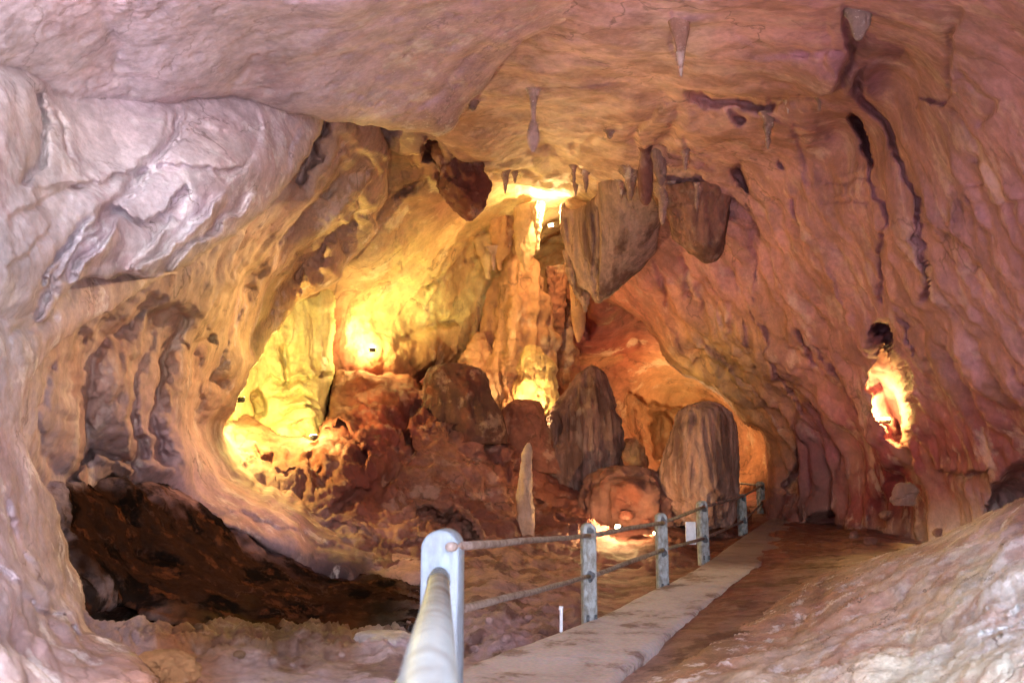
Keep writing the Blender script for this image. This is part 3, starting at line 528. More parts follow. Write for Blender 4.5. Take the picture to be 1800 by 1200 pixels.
# --- lit flowstone curtain on the left ------------------------------
fl_c = [(380,500,17.3),(500,520,18.9),(600,500,19.7),(590,600,19.5),(520,620,18.9),(450,640,18.3),(420,720,18.1),(480,700,18.5),(560,690,18.7),(500,760,17.7),(560,770,18.1),(440,760,17.7),(600,700,19.7)]
fl = layer('flowstone_curtain', (360,640,450,820), fl_c, M['flow'], 2.2,
 sil=[(380,450),(560,470),(588,520),(592,560),(588,610),(590,655),(580,690),(572,730),(562,775),(545,800),(400,800),(370,700)],
 feats=[('crease',[(504,600),(502,640),(500,680)],5,.4),('lip',[(470,660),(500,668),(560,655),(590,660)],9,.35),('lip',[(480,695),(520,690),(560,700)],8,.3),('lip',[(490,725),(530,715),(565,722)],8,.3),('pit',[(440,690),(462,680),(470,720),(445,735)],7,.7),('lip',[(500,745),(540,742),(560,748)],7,.3)],
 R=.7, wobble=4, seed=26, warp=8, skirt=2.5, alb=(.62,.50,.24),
 noise=lambda P,x,y: .15*fbm(P,.7,3,.5,61)-.12*ridged(P*np.array([1,1,.18]),1.7,3,.55,62)*smooth(700,640,y)-.28*(worley(P,1.5,7)-.5)*smooth(640,690,y)+.03*fbm(P,5,3,.6,63))
tag(fl, 'brightly lit yellow flowstone curtain on the left, behind the ribbed wall', 'flowstone')

# --- pale rock bank at lower right ----------------------------------
lg_c = [(1200,1250,4.7),(1200,1180,5.7),(1130,1230,5.2),(1300,1120,7.0),(1300,1200,5.0),(1400,1045,8.9),(1500,1005,8.7),(1600,975,7.7),(1700,930,7.0),(1800,880,6.3),(2000,800,5.2),(1400,1110,6.6),(1500,1080,6.0),(1600,1080,5.2),(1700,1000,5.4),(1800,1000,4.4),(2000,1000,3.4),(1450,1190,4.3),(1600,1190,3.6),(1800,1190,2.8),(2000,1200,2.2),(1400,1350,3.1),(1800,1400,1.9),(1200,1400,3.6),(1700,1100,3.9)]
struct(layer('rock_bank', (1080,2120,760,1420), lg_c, M['ledge'], 2.6,
 sil=[(2300,700),(1950,810),(1850,850),(1800,874),(1740,900),(1690,925),(1640,948),(1580,966),(1520,984),(1470,1000),(1420,1020),(1370,1050),(1320,1085),(1250,1130),(1180,1170),(1130,1200),(1100,1300),(1080,1500),(2300,1500)],
 feats=[('lip',[(1310,1120),(1380,1110),(1450,1080),(1540,1060),(1640,1010),(1740,980)],14,.08),('crease',[(1500,1080),(1560,1050),(1620,1040),(1700,1060)],8,.08),('lip',[(1600,1085),(1680,1060),(1760,1070),(1850,1030)],12,.09),('lip',[(1700,1110),(1760,1090),(1830,1070)],8,.09),
  ('lip',[(1480,1110),(1500,1140),(1580,1150),(1600,1120),(1660,1100)],10,.07),('lip',[(1720,965),(1730,1000),(1720,1030)],9,.07),('crease',[(1640,1040),(1650,1050),(1660,1040)],4,.06),('crease',[(1590,1140),(1620,1180),(1700,1160)],6,.05),('lip',[(1350,1170),(1430,1150),(1500,1170),(1560,1200)],10,.06)],
 R=.35, wobble=4, seed=29, warp=12, skirt=1.2,
 noise=lambda P,x,y: .11*fbm(P,.9,4,.5,71)-.05*np.abs(fbm(across(P,-.35,.8,1.8,1.2),1.2,5,.65,72))+.012*fbm(P,9,4,.65,73)-.03*smooth(.15,.5,fbm(P,1.1,3,.5,78))*(worley(P,6.,6))))

# --- outer rock round everything; the cave mouth is open behind the camera
def shell():
    ny_, nt_ = 60, 96; ys = np.concatenate([np.linspace(-4, 46, ny_)])
    v = []
    for y in ys:
        k = smooth(-4, 9, y); rx = 6.5+7.6*k; rzt = 6.0+8*k; cx = .2+1.2*k
        if y > 40: s = math.sqrt(max(0, 1-((y-40)/6.05)**2)); rx *= s; rzt *= s
        th = np.linspace(0, 2*np.pi, nt_, endpoint=False)
        z = np.where(np.sin(th) > 0, 1.2+rzt*np.sin(th), 1.2+2.6*np.sin(th))
        v.append(np.stack([cx+rx*np.cos(th), np.full(nt_, y), z], 1))
    v = np.array(v); p = v.reshape(-1, 3); p = p+np.stack([fbm(p, .3, 4, .5, 81), 0*p[:, 0], fbm(p, .3, 4, .5, 82)], 1)*.7
    idx = np.arange(ny_*nt_).reshape(ny_, nt_); nx_ = np.roll(idx, -1, 1)
    f = np.stack([idx[:-1], idx[1:], nx_[1:], nx_[:-1]], -1).reshape(-1, 4)
    a = np.tile((.42, .32, .28), (len(p), 1))
    struct(mesh_obj('cave_tunnel', p, f, M['wall'], a))
shell()
gx_, gy_ = np.meshgrid(np.linspace(-60, 60, 61), np.linspace(-90, -3.6, 50)); gp = np.stack([gx_.ravel(), gy_.ravel(), -.9+0*gx_.ravel()], 1)
gp[:, 2] += fbm(gp, .15, 3, .5, 99)*.5
struct(mesh_obj('ground', gp, grid_faces(np.ones(gx_.shape, bool)), M['ledge'], np.tile((.48, .45, .46), (len(gp), 1))))

# ================================================================ formations
def B(name, label, cat, rows, d, mat, group=None, **k):
    return tag(blob(name, rows, d, M[mat], **k), label, cat, group)
B('stalagmite','tall pointed dark grey stalagmite left of the arch, between the mound and the rounded stalagmite','stalagmite',
  [(642,1038,1044),(648,1030,1052),(658,1021,1057),(680,1004,1062),(705,990,1068),(740,973,1078),(775,964,1084),(805,950,1086),(835,946,1084),(860,950,1080),(880,960,1076)],21.6,'stal',alb=(.23,.12,.11),flute=.26,lump=.13,fsc=4.,seed=2,thick=1.)
B('stalagmite','broad round-topped fluted stalagmite in front of the arch, right of the pointed one','stalagmite',
  [(705,1236,1246),(709,1219,1260),(719,1203,1272),(735,1193,1281),(760,1184,1287),(790,1176,1289),(820,1166,1290),(845,1161,1289),(868,1167,1288),(888,1178,1286),(905,1190,1284),(925,1205,1278)],19.2,'stal',alb=(.34,.19,.165),flute=.17,lump=.06,fsc=5.5,seed=5,thick=1.)
B('rock_mound','low rounded red rock heap between the pointed and the rounded stalagmites','rock mound',
  [(818,1080,1120),(828,1058,1150),(848,1044,1176),(872,1038,1186),(900,1036,1190),(930,1040,1190)],19.6,'clay',alb=(.19,.085,.07),flute=.2,lump=.24,fsc=2.,seed=7)
B('rock_mound','small dark humped rock below the lit column base, left of the pointed stalagmite','rock mound',
  [(702,905,935),(712,892,948),(735,884,958),(765,880,965),(800,878,985),(830,890,1000)],21.0,'clay',alb=(.22,.08,.06),flute=.06,lump=.15,fsc=2.,seed=9)
B('stalagmite','thin candle-like stalagmite with a brightly lit right edge, behind the handrail','stalagmite',
  [(778,926.7,931.3),(786,922.8,934.2),(800,918.5,934.5),(830,916.6,933.4),(860,912.2,932.8),(890,910.1,935.9),(920,906.8,937.2),(955,903.5,938.5),(970,902.0,940.0)],16.2,'flow',alb=(.42,.26,.2),flute=.22,lump=.12,fsc=8,seed=14,thick=1.)
B('boulder','grey boulder in the dark hollow at the foot of the right wall','boulder',
  [(848,1580,1598),(856,1572,1606),(872,1570,1608),(888,1576,1604)],14.0,'wall',alb=(.22,.11,.09),flute=.15,lump=.35,seed=15)
B('boulder','orange brown boulder on the floor at the lower left','boulder',
  [(1143,262,305),(1152,250,330),(1170,243,340),(1195,245,342),(1215,255,335)],4.7,'earth',alb=(.34,.17,.08),flute=.10,lump=.42,seed=42)
B('flowstone','small glistening white flowstone lip at the floor left of the near post','flowstone',
  [(1112,640,700),(1117,630,724),(1130,628,730),(1142,632,728),(1152,650,720)],6.9,'flow',alb=(.42,.36,.35),flute=.2,lump=.14,fsc=7,seed=44)
# central column and its stalactites
B('cave_column','tall knobbly column in the middle of the chamber below the ceiling lamp','cave column',
  [(440,893,920),(470,893,945),(510,888,958),(550,885,962),(590,878,966),(630,868,972),(670,866,975),(710,868,974),(745,872,970),(775,880,965)],24.6,'back',alb=(.50,.26,.14),flute=.30,lump=.26,fsc=1.8,seed=21)
B('cave_column','slanting ribbed column leaning left of the central column','cave column',
  [(490,868,886),(520,860,892),(560,848,890),(600,836,888),(640,826,890),(680,836,900),(720,850,900),(745,860,900)],25.4,'back',alb=(.48,.24,.13),flute=.35,lump=.24,fsc=2,seed=22)
B('cave_column','dark red column right of the central column, behind the slim stalactite','cave column',
  [(500,965,985),(540,962,1000),(580,964,1004),(620,968,1010),(660,975,1015),(700,980,1030),(740,985,1040)],26.2,'back',alb=(.36,.13,.08),flute=.3,lump=.3,fsc=2,seed=23)
B('flowstone','bright yellow lit flowstone skirt at the foot of the central column','flowstone',
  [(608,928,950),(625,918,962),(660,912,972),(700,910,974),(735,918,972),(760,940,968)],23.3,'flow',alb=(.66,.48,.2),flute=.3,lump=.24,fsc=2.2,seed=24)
B('stalactite','ragged brown stalactite cluster hanging left of the ceiling lamp','stalactite',
  [(355,850,900),(375,856,902),(400,862,900),(425,866,898),(445,870,892),(462,873,882),(474,876,880)],23.4,'back',alb=(.46,.25,.14),flute=.25,lump=.2,fsc=2.4,seed=25,drape=1)
B('stalactite','square-topped stalactite tapering to three points just left of the ceiling lamp','stalactite',
  [(364,902,950),(372,904,954),(395,906,948),(420,908,942),(445,912,936),(465,918,930),(480,922,926)],22.8,'back',alb=(.56,.36,.2),flute=.22,lump=.12,fsc=2.4,seed=26,drape=1)
dr_c = [(1060,290,18.4),(1160,290,17.8),(1000,330,20.2),(1060,350,18.9),(1150,350,18.4),(1150,440,19.4),(1056,450,19.2),(1050,530,19.8),(990,360,20.6),(988,420,20.6),(1010,490,20.3),(1110,420,18.9),(1100,480,19.5)]
dr = layer('stalactite', (950,1190,290,560), dr_c, M['stal'], 1.8, feats=[('lip',[(1052,350),(1054,400),(1053,450),(1050,500),(1048,530)],9,.35),('crease',[(1005,370),(1010,420),(1020,480)],4,.12),('crease',[(1025,370),(1028,430),(1032,500)],4,.12),('crease',[(1040,365),(1041,430),(1042,500)],3,.12),('crease',[(994,380),(1000,430)],3,.25),('lip',[(1090,440),(1110,445),(1130,440)],5,.08)],
 sil=[(990,352),(998,366),(1018,364),(1040,350),(1052,330),(1062,312),(1170,312),(1160,400),(1153,440),(1138,462),(1110,488),(1085,510),(1064,526),(1048,533),(1034,516),(1014,503),(1006,470),(994,438),(985,402),(983,372)],
 R=.35, wobble=3, wsc=.06, seed=27, warp=3, skirt=1.8, alb=(.40,.25,.225), noise=lambda P,x,y: .05*fbm(P,.8,3,.5,64)-(.02+.08*(x<1052))*ridged(P*np.array([1,1,.12]),3.2,3,.55,65)+.006*fbm(P,5,3,.6,66))
tag(dr,'huge grey draped stalactite with fluted lit left side, right of the ceiling lamp','stalactite')
B('stalactite','slim carrot-shaped stalactite under the huge draped one','stalactite',
  [(470,1000,1030),(500,1002,1030),(530,1004,1029),(560,1006,1028),(585,1010,1025),(601,1015,1019)],21.6,'back',alb=(.50,.25,.14),flute=.12,lump=.08,fsc=3,seed=28,drape=1)
B('stalactite','blunt reddish stalactite hanging from the ceiling edge right of the huge draped one','stalactite',
  [(340,1150,1290),(362,1166,1282),(380,1178,1277),(405,1186,1274),(428,1200,1272),(446,1220,1267),(456,1232,1258),(461,1239,1250)],18.0,'stal',alb=(.33,.16,.13),flute=.16,lump=.05,fsc=1.9,seed=29,drape=1)
B('stalactite','dark brown shaggy stalactite at the dark gap under the near ceiling','stalactite',
  [(215,725,790),(245,748,815),(272,766,834),(300,776,846),(325,782,850),(350,790,848),(370,806,842),(388,820,830)],17.4,'clay',alb=(.16,.06,.045),flute=.4,lump=.35,fsc=2.,seed=30,drape=1)
B('stalactite','long dark bulb-tipped stalactite high on the right of the chamber ceiling','stalactite',
  [(245,1118,1152),(268,1126,1144),(288,1124,1146),(310,1122,1147),(335,1123,1147),(352,1126,1144),(360,1131,1139)],hitd(1134,262)+.1,'wall',alb=(.12,.05,.05),flute=.1,lump=.08,fsc=4,seed=31,drape=1)
B('stalactite','short grey stalactite beside the long dark one on the ceiling','stalactite',
  [(248,1138,1178),(268,1145,1168),(288,1147,1170),(305,1151,1171),(320,1156,1168),(328,1160,1164)],hitd(1155,262)+.1,'wall',alb=(.26,.18,.18),flute=.1,lump=.1,fsc=4,seed=32,drape=1)
B('stalactite','teardrop-tipped thin grey stalactite in the middle of the ceiling','stalactite',
  [(140,915,962),(158,925,951),(174,931,945),(190,933,942),(210,933,942),(222,929,945),(240,926,948),(256,929,945),(267,934,940)],hitd(938,158),'ceiling',alb=(.42,.30,.27),flute=.05,lump=.06,fsc=4,seed=33,drape=1)
B('stalactite','tapering orange-stained stalactite at the top of the ceiling','stalactite',
  [(-30,1140,1250),(0,1162,1228),(30,1175,1216),(60,1182,1209),(90,1188,1204),(115,1192,1201),(135,1196,1199)],hitd(1196,40),'ceiling',alb=(.34,.20,.165),flute=.10,lump=.12,fsc=5,seed=34,drape=1)
B('stalactite','whitish fluted stalactite in the corner of the ceiling at the upper right','stalactite',
  [(-30,1470,1545),(5,1484,1536),(30,1492,1530),(52,1499,1524),(70,1505,1514)],hitd(1508,20),'ceiling',alb=(.26,.19,.19),flute=.16,lump=.1,fsc=7,seed=35,drape=1)
B('cave_column','thin knotted column between the slanting one and the central column','cave column',
  [(520,900,916),(560,896,914),(600,893,915),(650,890,918),(700,888,922),(750,884,928)],23.9,'back',alb=(.50,.28,.16),flute=.35,lump=.3,fsc=2.6,seed=91)
B('cave_column','short stubby column at the left end of the column group','cave column',
  [(585,838,852),(610,826,860),(645,815,866),(690,812,872),(740,815,880)],24.6,'back',alb=(.50,.27,.15),flute=.35,lump=.3,fsc=2.2,seed=92)
B('stalactite','pale ragged stalactite left of the pointed group, over the slanting column','stalactite',
  [(378,818,872),(400,826,868),(430,838,866),(460,848,864),(490,855,861)],24.0,'back',alb=(.56,.38,.22),flute=.45,lump=.3,fsc=2.2,seed=93,drape=1)
B('stalactite','long ragged stalactite reaching down to the central column','stalactite',
  [(372,896,930),(410,899,925),(450,901,922),(490,903,919),(520,906,915)],24.4,'back',alb=(.52,.32,.19),flute=.4,lump=.3,fsc=2.4,seed=94,drape=1)
B('stalactite','red brown stalactite pair behind the slim carrot-shaped one','stalactite',
  [(470,962,1000),(500,966,996),(540,970,992),(580,975,988),(600,979,984)],25.2,'back',alb=(.42,.18,.11),flute=.35,lump=.3,fsc=2.4,seed=95,drape=1)
B('stalagmite','low knobbly stalagmite in the arch, between the two big stalagmites','stalagmite',
  [(770,1100,1116),(785,1094,1126),(805,1088,1132),(830,1084,1136)],25.5,'back',alb=(.42,.18,.11),flute=.3,lump=.3,fsc=2.,seed=96)
B('boulder','big dark red rounded boulder crowning the clay mound','boulder',
  [(640,784,816),(644,770,832),(652,760,843),(668,751,852),(690,747,860),(715,742,868),(745,738,878),(780,736,890)],19.6,'clay',alb=(.085,.035,.03),flute=.2,lump=.16,fsc=1.4,seed=11)
B('stalactite','ragged fringe of drips under the fluted left edge of the huge draped stalactite','stalactite',
  [(440,992,1022),(465,996,1026),(490,1002,1032),(515,1012,1036),(535,1022,1034),(548,1027,1031)],20.9,'stal',alb=(.42,.25,.2),flute=.4,lump=.25,fsc=4,seed=98,drape=1)
B('stalactite','thin pale drip just left of the ceiling lamp, in front of the pointed group','stalactite',
  [(356,934,956),(380,938,952),(410,941,949),(440,943,947)],22.2,'back',alb=(.56,.38,.24),flute=.4,lump=.25,fsc=4,seed=99,drape=1)
small = [(1225,330,372,9,16,'small fang-like stalactite at the upper edge of the blunt reddish one'),(1012,322,345,6,18,'tiny brown stalactite touching the upper left corner of the huge draped one'),(905,300,322,6,18,'tiny brown stalactite on the ledge above the square-topped one'),(1440,172,196,7,11,'tiny stalactite under the big ceiling bulge at upper right'),(1385,180,200,6,12,'tiny pointed drip under the middle of the ceiling bulge'),(1108,300,352,17,17.6,'broad fang-like stalactite above the huge draped one'),(1092,318,350,10,18.2,'small fang-like stalactite left of the broad one'),
 (1165,330,395,16,17.2,'grey fang-like stalactite left of the blunt reddish one'),(1205,262,300,9,16,'small fang-like stalactite high over the blunt reddish one'),(1350,205,262,12,14,'lone thin stalactite on the right part of the ceiling'),(888,300,340,10,19.2,'thin brown stalactite on the ceiling ledge left of the lamp'),(1008,290,330,7,18.6,'thin brown stalactite on the ceiling ledge above the lamp'),(830,178,196,14,12.6,'tiny ceiling knob by the lip of the near ceiling'),(1072,228,244,14,14.6,'tiny pointed knob on the bare middle ceiling'),
 (868,440,475,9,23.2,'small stalactite tooth at the left end of the ragged cluster'),(1030,300,338,8,18.6,'tiny stalactite on the ledge right above the lamp')]
for i,(x,y0,y1,w_,d,lab) in enumerate(small):
    B('stalactite',lab,'stalactite',[(y0-6,x-w_*1.3,x+w_*1.3),(y0+(y1-y0)*.12,x-w_*.7,x+w_*.7),(y0+(y1-y0)*.4,x-w_*.45,x+w_*.45),(y0+(y1-y0)*.75,x-w_*.3,x+w_*.3),(y1,x-1,x+1)],hitd(x,y0)+.05,'ceiling',
      group='small stalactites on the ceiling',alb=(.28,.175,.15),flute=.25,lump=.3,fsc=4,seed=50+i,ny=24,drape=1)

# loose stones at the foot of the mound and along the bank
stones = [(1010,925,9,18.2),(1035,918,11,18.6),(1062,928,8,18.4),(1100,905,12,19.4),(1135,918,9,19.0),(1190,915,14,19.6),(985,905,8,18.6),(1160,935,7,17.4),(860,1090,9,8.4),(890,1120,11,8.0),(930,1085,8,9.0),(955,1110,7,8.5),(835,1140,9,7.4),(1030,1070,7,9.4),
 (420,1150,10,5.9),(480,1160,8,5.9),(515,1168,6,5.7),(350,1100,8,6.9),(600,1150,7,6.4),(1500,940,9,16.8),(1530,950,11,16.2),(1650,935,10,15.0),(1560,905,12,15.6)]
places = ['under the pointed stalagmite','by the low red heap','in front of the low red heap','against the low red heap','left of the third post','at the foot of the broad stalagmite','at the toe of the clay mound','beside the third post, low down','on the bank below the lower rail','low on the bank by the near post','on the bank under the lower rail middle','near the white stake','just right of the near post','just left of the second post foot',
 'in the mud at the edge of the dark hollow','on the mud near the pale floor','by the pale floor edge','amid the black wet slope','left of the white flowstone lip','at the edge of the right hollow','in the right hollow','right of the grey boulder','in the middle of the right hollow']
for i,((x,y,r,d),pl) in enumerate(zip(stones,places)):
    d=(hitd(x,y+r*.6) or d)+.02
    B('stone','small rough stone '+pl,'stone',[(y-r*.7,x-r*.4,x+r*.4),(y-r*.5,x-r*.8,x+r*.8),(y,x-r,x+r),(y+r*.5,x-r*.85,x+r*.8),(y+r*.75,x-r*.5,x+r*.5)],d,'earth' if y>1000 else 'clay',group='loose stones on the cave floor',flute=.05,lump=.28,fsc=3,seed=70+i,ny=20)

# ================================================================ footpath
def path_mat():
    m, t, b = new_mat('trodden_concrete'); L = t.links.new
    g = N(t,'ShaderNodeNewGeometry')
    n1 = N(t,'ShaderNodeTexNoise'); n1.inputs['Scale'].default_value = 1.3; n1.inputs['Detail'].default_value = 9; n1.inputs['Roughness'].default_value=.7
    mp = N(t,'ShaderNodeMapping'); mp.inputs['Scale'].default_value=(1.,.9,1); L(g.outputs['Position'],mp.inputs['Vector']); L(mp.outputs[0],n1.inputs['Vector'])
    r = N(t,'ShaderNodeValToRGB'); e=r.color_ramp.elements; e[0].position=.40; e[0].color=(.17,.09,.08,1); e[1].position=.54; e[1].color=(.40,.34,.36,1); k=e.new(.46); k.color=(.34,.27,.28,1)
    L(n1.outputs['Fac'],r.inputs[0])
    n2 = N(t,'ShaderNodeTexNoise'); n2.inputs['Scale'].default_value=30; n2.inputs['Detail'].default_value=8; L(g.outputs['Position'],n2.inputs['Vector'])
    mx = N(t,'ShaderNodeMix',data_type='RGBA',blend_type='OVERLAY'); mx.inputs[0].default_value=.45; L(r.outputs[0],mx.inputs[6]); L(n2.outputs['Color'],mx.inputs[7])
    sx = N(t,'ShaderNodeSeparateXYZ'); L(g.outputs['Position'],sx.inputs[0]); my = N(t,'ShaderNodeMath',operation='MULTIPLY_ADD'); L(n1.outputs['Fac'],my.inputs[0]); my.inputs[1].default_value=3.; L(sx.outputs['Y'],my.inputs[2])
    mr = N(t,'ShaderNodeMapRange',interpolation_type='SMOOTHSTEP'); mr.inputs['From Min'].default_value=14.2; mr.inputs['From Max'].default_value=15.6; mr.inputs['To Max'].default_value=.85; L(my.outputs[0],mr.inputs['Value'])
    md = N(t,'ShaderNodeMix',data_type='RGBA'); L(mr.outputs[0],md.inputs[0]); L(mx.outputs[2],md.inputs[6]); md.inputs[7].default_value=(.11,.04,.028,1); mx = md  # far stretch browned in the colour, standing in for the shade deeper inside
    hs = N(t,'ShaderNodeHueSaturation'); hs.inputs['Saturation'].default_value=.75; L(mx.outputs[2],hs.inputs['Color'])
    L(hs.outputs[0],b.inputs['Base Color']); b.inputs['Roughness'].default_value=.85
    bp=N(t,'ShaderNodeBump'); bp.inputs['Strength'].default_value=.5; bp.inputs['Distance'].default_value=.02; L(n2.outputs['Fac'],bp.inputs['Height']); L(bp.outputs[0],b.inputs['Normal']); return m
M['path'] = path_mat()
def pathmesh():
    # left and right edges from the photo, unprojected to the path surface
    Lp = [(760,1400,3.2),(790,1250,4.6),(815,1172,6.15),(930,1128,7.2),(1045,1086,8.55),(1120,1048,10.0),(1190,1016,11.7),(1245,984,13.8),(1300,945,17.6),(1345,915,21.5),(1375,900,24.0)]
    Rp = [(1060,1400,3.1),(1080,1250,4.5),(1090,1186,5.95),(1150,1132,7.1),(1205,1092,8.3),(1260,1048,9.9),(1300,1018,11.4),(1345,985,13.7),(1395,950,17.2),(1440,922,20.8),(1455,905,23.6)]
    A = catmull([tuple(unproj(*p)) for p in Lp], 14); Bb = catmull([tuple(unproj(*p)) for p in Rp], 14)
    m = 26; s = np.linspace(0, 1, m)
    top = A[:, None]*(1-s)[None, :, None]+Bb[:, None]*s[None, :, None]
    q = top.reshape(-1, 3); jit = fbm(q, 2.5, 3, .5, 91)*.015
    e = np.minimum(s, 1-s); dirn = (Bb-A); dirn /= np.linalg.norm(dirn, axis=1)[:, None]
    top = top+dirn[:, None]*(jit.reshape(len(A), m)*(1-smooth(0, .15, e))[None]*1.0)[..., None]
    top[..., 2] += (fbm(q, 3, 4, .6, 92)*.008).reshape(len(A), m)+.0
    top[..., 2] -= (.03*(1-smooth(0, .03, e)))[None]
    # low raised kerb strip on the left edge
    k = (s > .06) & (s < .12)
    down1 = top[:, :1]-np.array([0, 0, .16])-dirn[:, None]*.01; down2 = top[:, -1:]-np.array([0, 0, .22])+dirn[:, None]*.01
    allv = np.concatenate([down1, top, down2], 1); n, mm = allv.shape[:2]
    f = grid_faces(np.ones((n, mm), bool))
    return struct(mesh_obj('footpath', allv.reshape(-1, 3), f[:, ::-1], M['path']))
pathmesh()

# ================================================================ handrail
def metal(name, c1, c2, rough=.5, met=.4, sc=12, stretch=(1,1,1), bump=.2):
    m, t, b = new_mat(name); L = t.links.new
    g = N(t,'ShaderNodeTexCoord'); mp=N(t,'ShaderNodeMapping'); mp.inputs['Scale'].default_value=stretch; L(g.outputs['Object'],mp.inputs['Vector'])
    n = N(t,'ShaderNodeTexNoise'); n.inputs['Scale'].default_value=sc; n.inputs['Detail'].default_value=9; n.inputs['Roughness'].default_value=.68; L(mp.outputs[0],n.inputs['Vector'])
    r = N(t,'ShaderNodeValToRGB'); e=r.color_ramp.elements; e[0].position=.38; e[0].color=(*c2,1); e[1].position=.58; e[1].color=(*c1,1); L(n.outputs['Fac'],r.inputs[0])
    L(r.outputs[0],b.inputs['Base Color']); b.inputs['Metallic'].default_value=met
    rr=N(t,'ShaderNodeMapRange'); rr.inputs['To Min'].default_value=rough+.15; rr.inputs['To Max'].default_value=rough-.1; L(n.outputs['Fac'],rr.inputs['Value']); L(rr.outputs[0],b.inputs['Roughness'])
    bp=N(t,'ShaderNodeBump'); bp.inputs['Strength'].default_value=bump; bp.inputs['Distance'].default_value=.01; L(n.outputs['Fac'],bp.inputs['Height']); L(bp.outputs[0],b.inputs['Normal']); return m
M['post'] = metal('weathered_concrete_post',(.30,.32,.35),(.15,.14,.13),.8,0,14,(1,1,.6),.4)
M['nearpost'] = metal('pale_blue_painted_post',(.19,.25,.35),(.13,.16,.215),.6,0,9,(1,1,.4),.2)
M['rail'] = metal('rusty_steel_pipe',(.22,.18,.18),(.10,.055,.045),.6,.1,16,(1,1,1),.3)
M['nearrail'] = metal('galvanised_pipe',(.11,.135,.165),(.05,.05,.06),.5,.0,7,(1,1,1),.15)
M['grout'] = metal('dark_patching_mortar',(.10,.11,.13),(.05,.05,.06),.9,0,30)
M['white'] = metal('white_board',(.72,.72,.80),(.60,.60,.68),.6,0,10)
fence = bpy.data.objects.new('handrail', None); COL.objects.link(fence)
fence.location = P3(1038,1086,8.55); tag(fence,'path handrail of stubby round-topped posts and steel pipes along the left edge of the path','handrail')
bpy.context.view_layer.update()
def addpart(name, v, f, mat, sm=True, label=None):
    """polygons of any size, in world coordinates, as one part of the handrail"""
    me = bpy.data.meshes.new(name); o = bpy.data.objects.new(name, me); c = np.mean(np.array(v), axis=0)
    me.from_pydata([tuple(np.array(p)-c) for p in v], [], f); me.validate(); me.materials.append(mat)
    me.polygons.foreach_set('use_smooth', np.full(len(me.polygons), sm)); COL.objects.link(o)
    o.parent = fence; o.location = Vector(c)-fence.location
    if label: o['label'] = label
    return o
def pipe_mesh(pts, r, n=20):
    pts = [Vector(p) for p in pts]; v = []; f = []
    for i, p in enumerate(pts):
        t = (pts[min(i+1, len(pts)-1)]-pts[max(i-1, 0)]).normalized(); a = t.cross(Vector((0, 0, 1))).normalized(); b = a.cross(t)
        for k in range(n): q = 2*math.pi*k/n; v.append(tuple(p+(a*math.cos(q)+b*math.sin(q))*r))
    for i in range(len(pts)-1):
        for k in range(n): f.append((i*n+k, i*n+(k+1) % n, (i+1)*n+(k+1) % n, (i+1)*n+k))
    f.append(tuple(range(n))[::-1]); f.append(tuple(range((len(pts)-1)*n, len(pts)*n))); return v, f
def post_mesh(base, top, wd, dp, yaw, bev=.018, seed=0):
    """a slab post with a rounded head: front outline pushed back, edges chamfered"""
    fr = Vector((math.sin(yaw), -math.cos(yaw), 0)); sd_ = Vector((math.cos(yaw), math.sin(yaw), 0)); h = top-base.z; hw = wd/2
    def outline(ins):
        o = [(-hw+ins, -.35), (hw-ins, -.35)]; 
        for k in range(9): o.append((hw-ins, 0+(h-hw)*k/8))
        for k in range(1, 20): a = math.pi*k/20; o.append(((hw-ins)*math.cos(a), h-hw+(hw-ins)*math.sin(a)))
        for k in range(9): o.append((-hw+ins, (h-hw)*(8-k)/8))
        return o
    rings = [(0, bev), (bev*.35, bev*.3), (bev, 0), (dp-bev, 0), (dp-bev*.35, bev*.3), (dp, bev)]; v = []; f = []
    for back, ins in rings:
        for (sx, z) in outline(ins): v.append(base+sd_*sx+Vector((0, 0, z))-fr*(back-dp/2))
    n = len(outline(0)); p = np.array([tuple(a) for a in v]); p += (fbm(p, 9, 3, .5, seed)*.004)[:, None]; v = p.tolist()
    for r in range(len(rings)-1):
        for k in range(n): f.append((r*n+k, r*n+(k+1) % n, (r+1)*n+(k+1) % n, (r+1)*n+k))
    f.append(tuple(range(n))[::-1]); f.append(tuple(range((len(rings)-1)*n, len(rings)*n))); return v, f
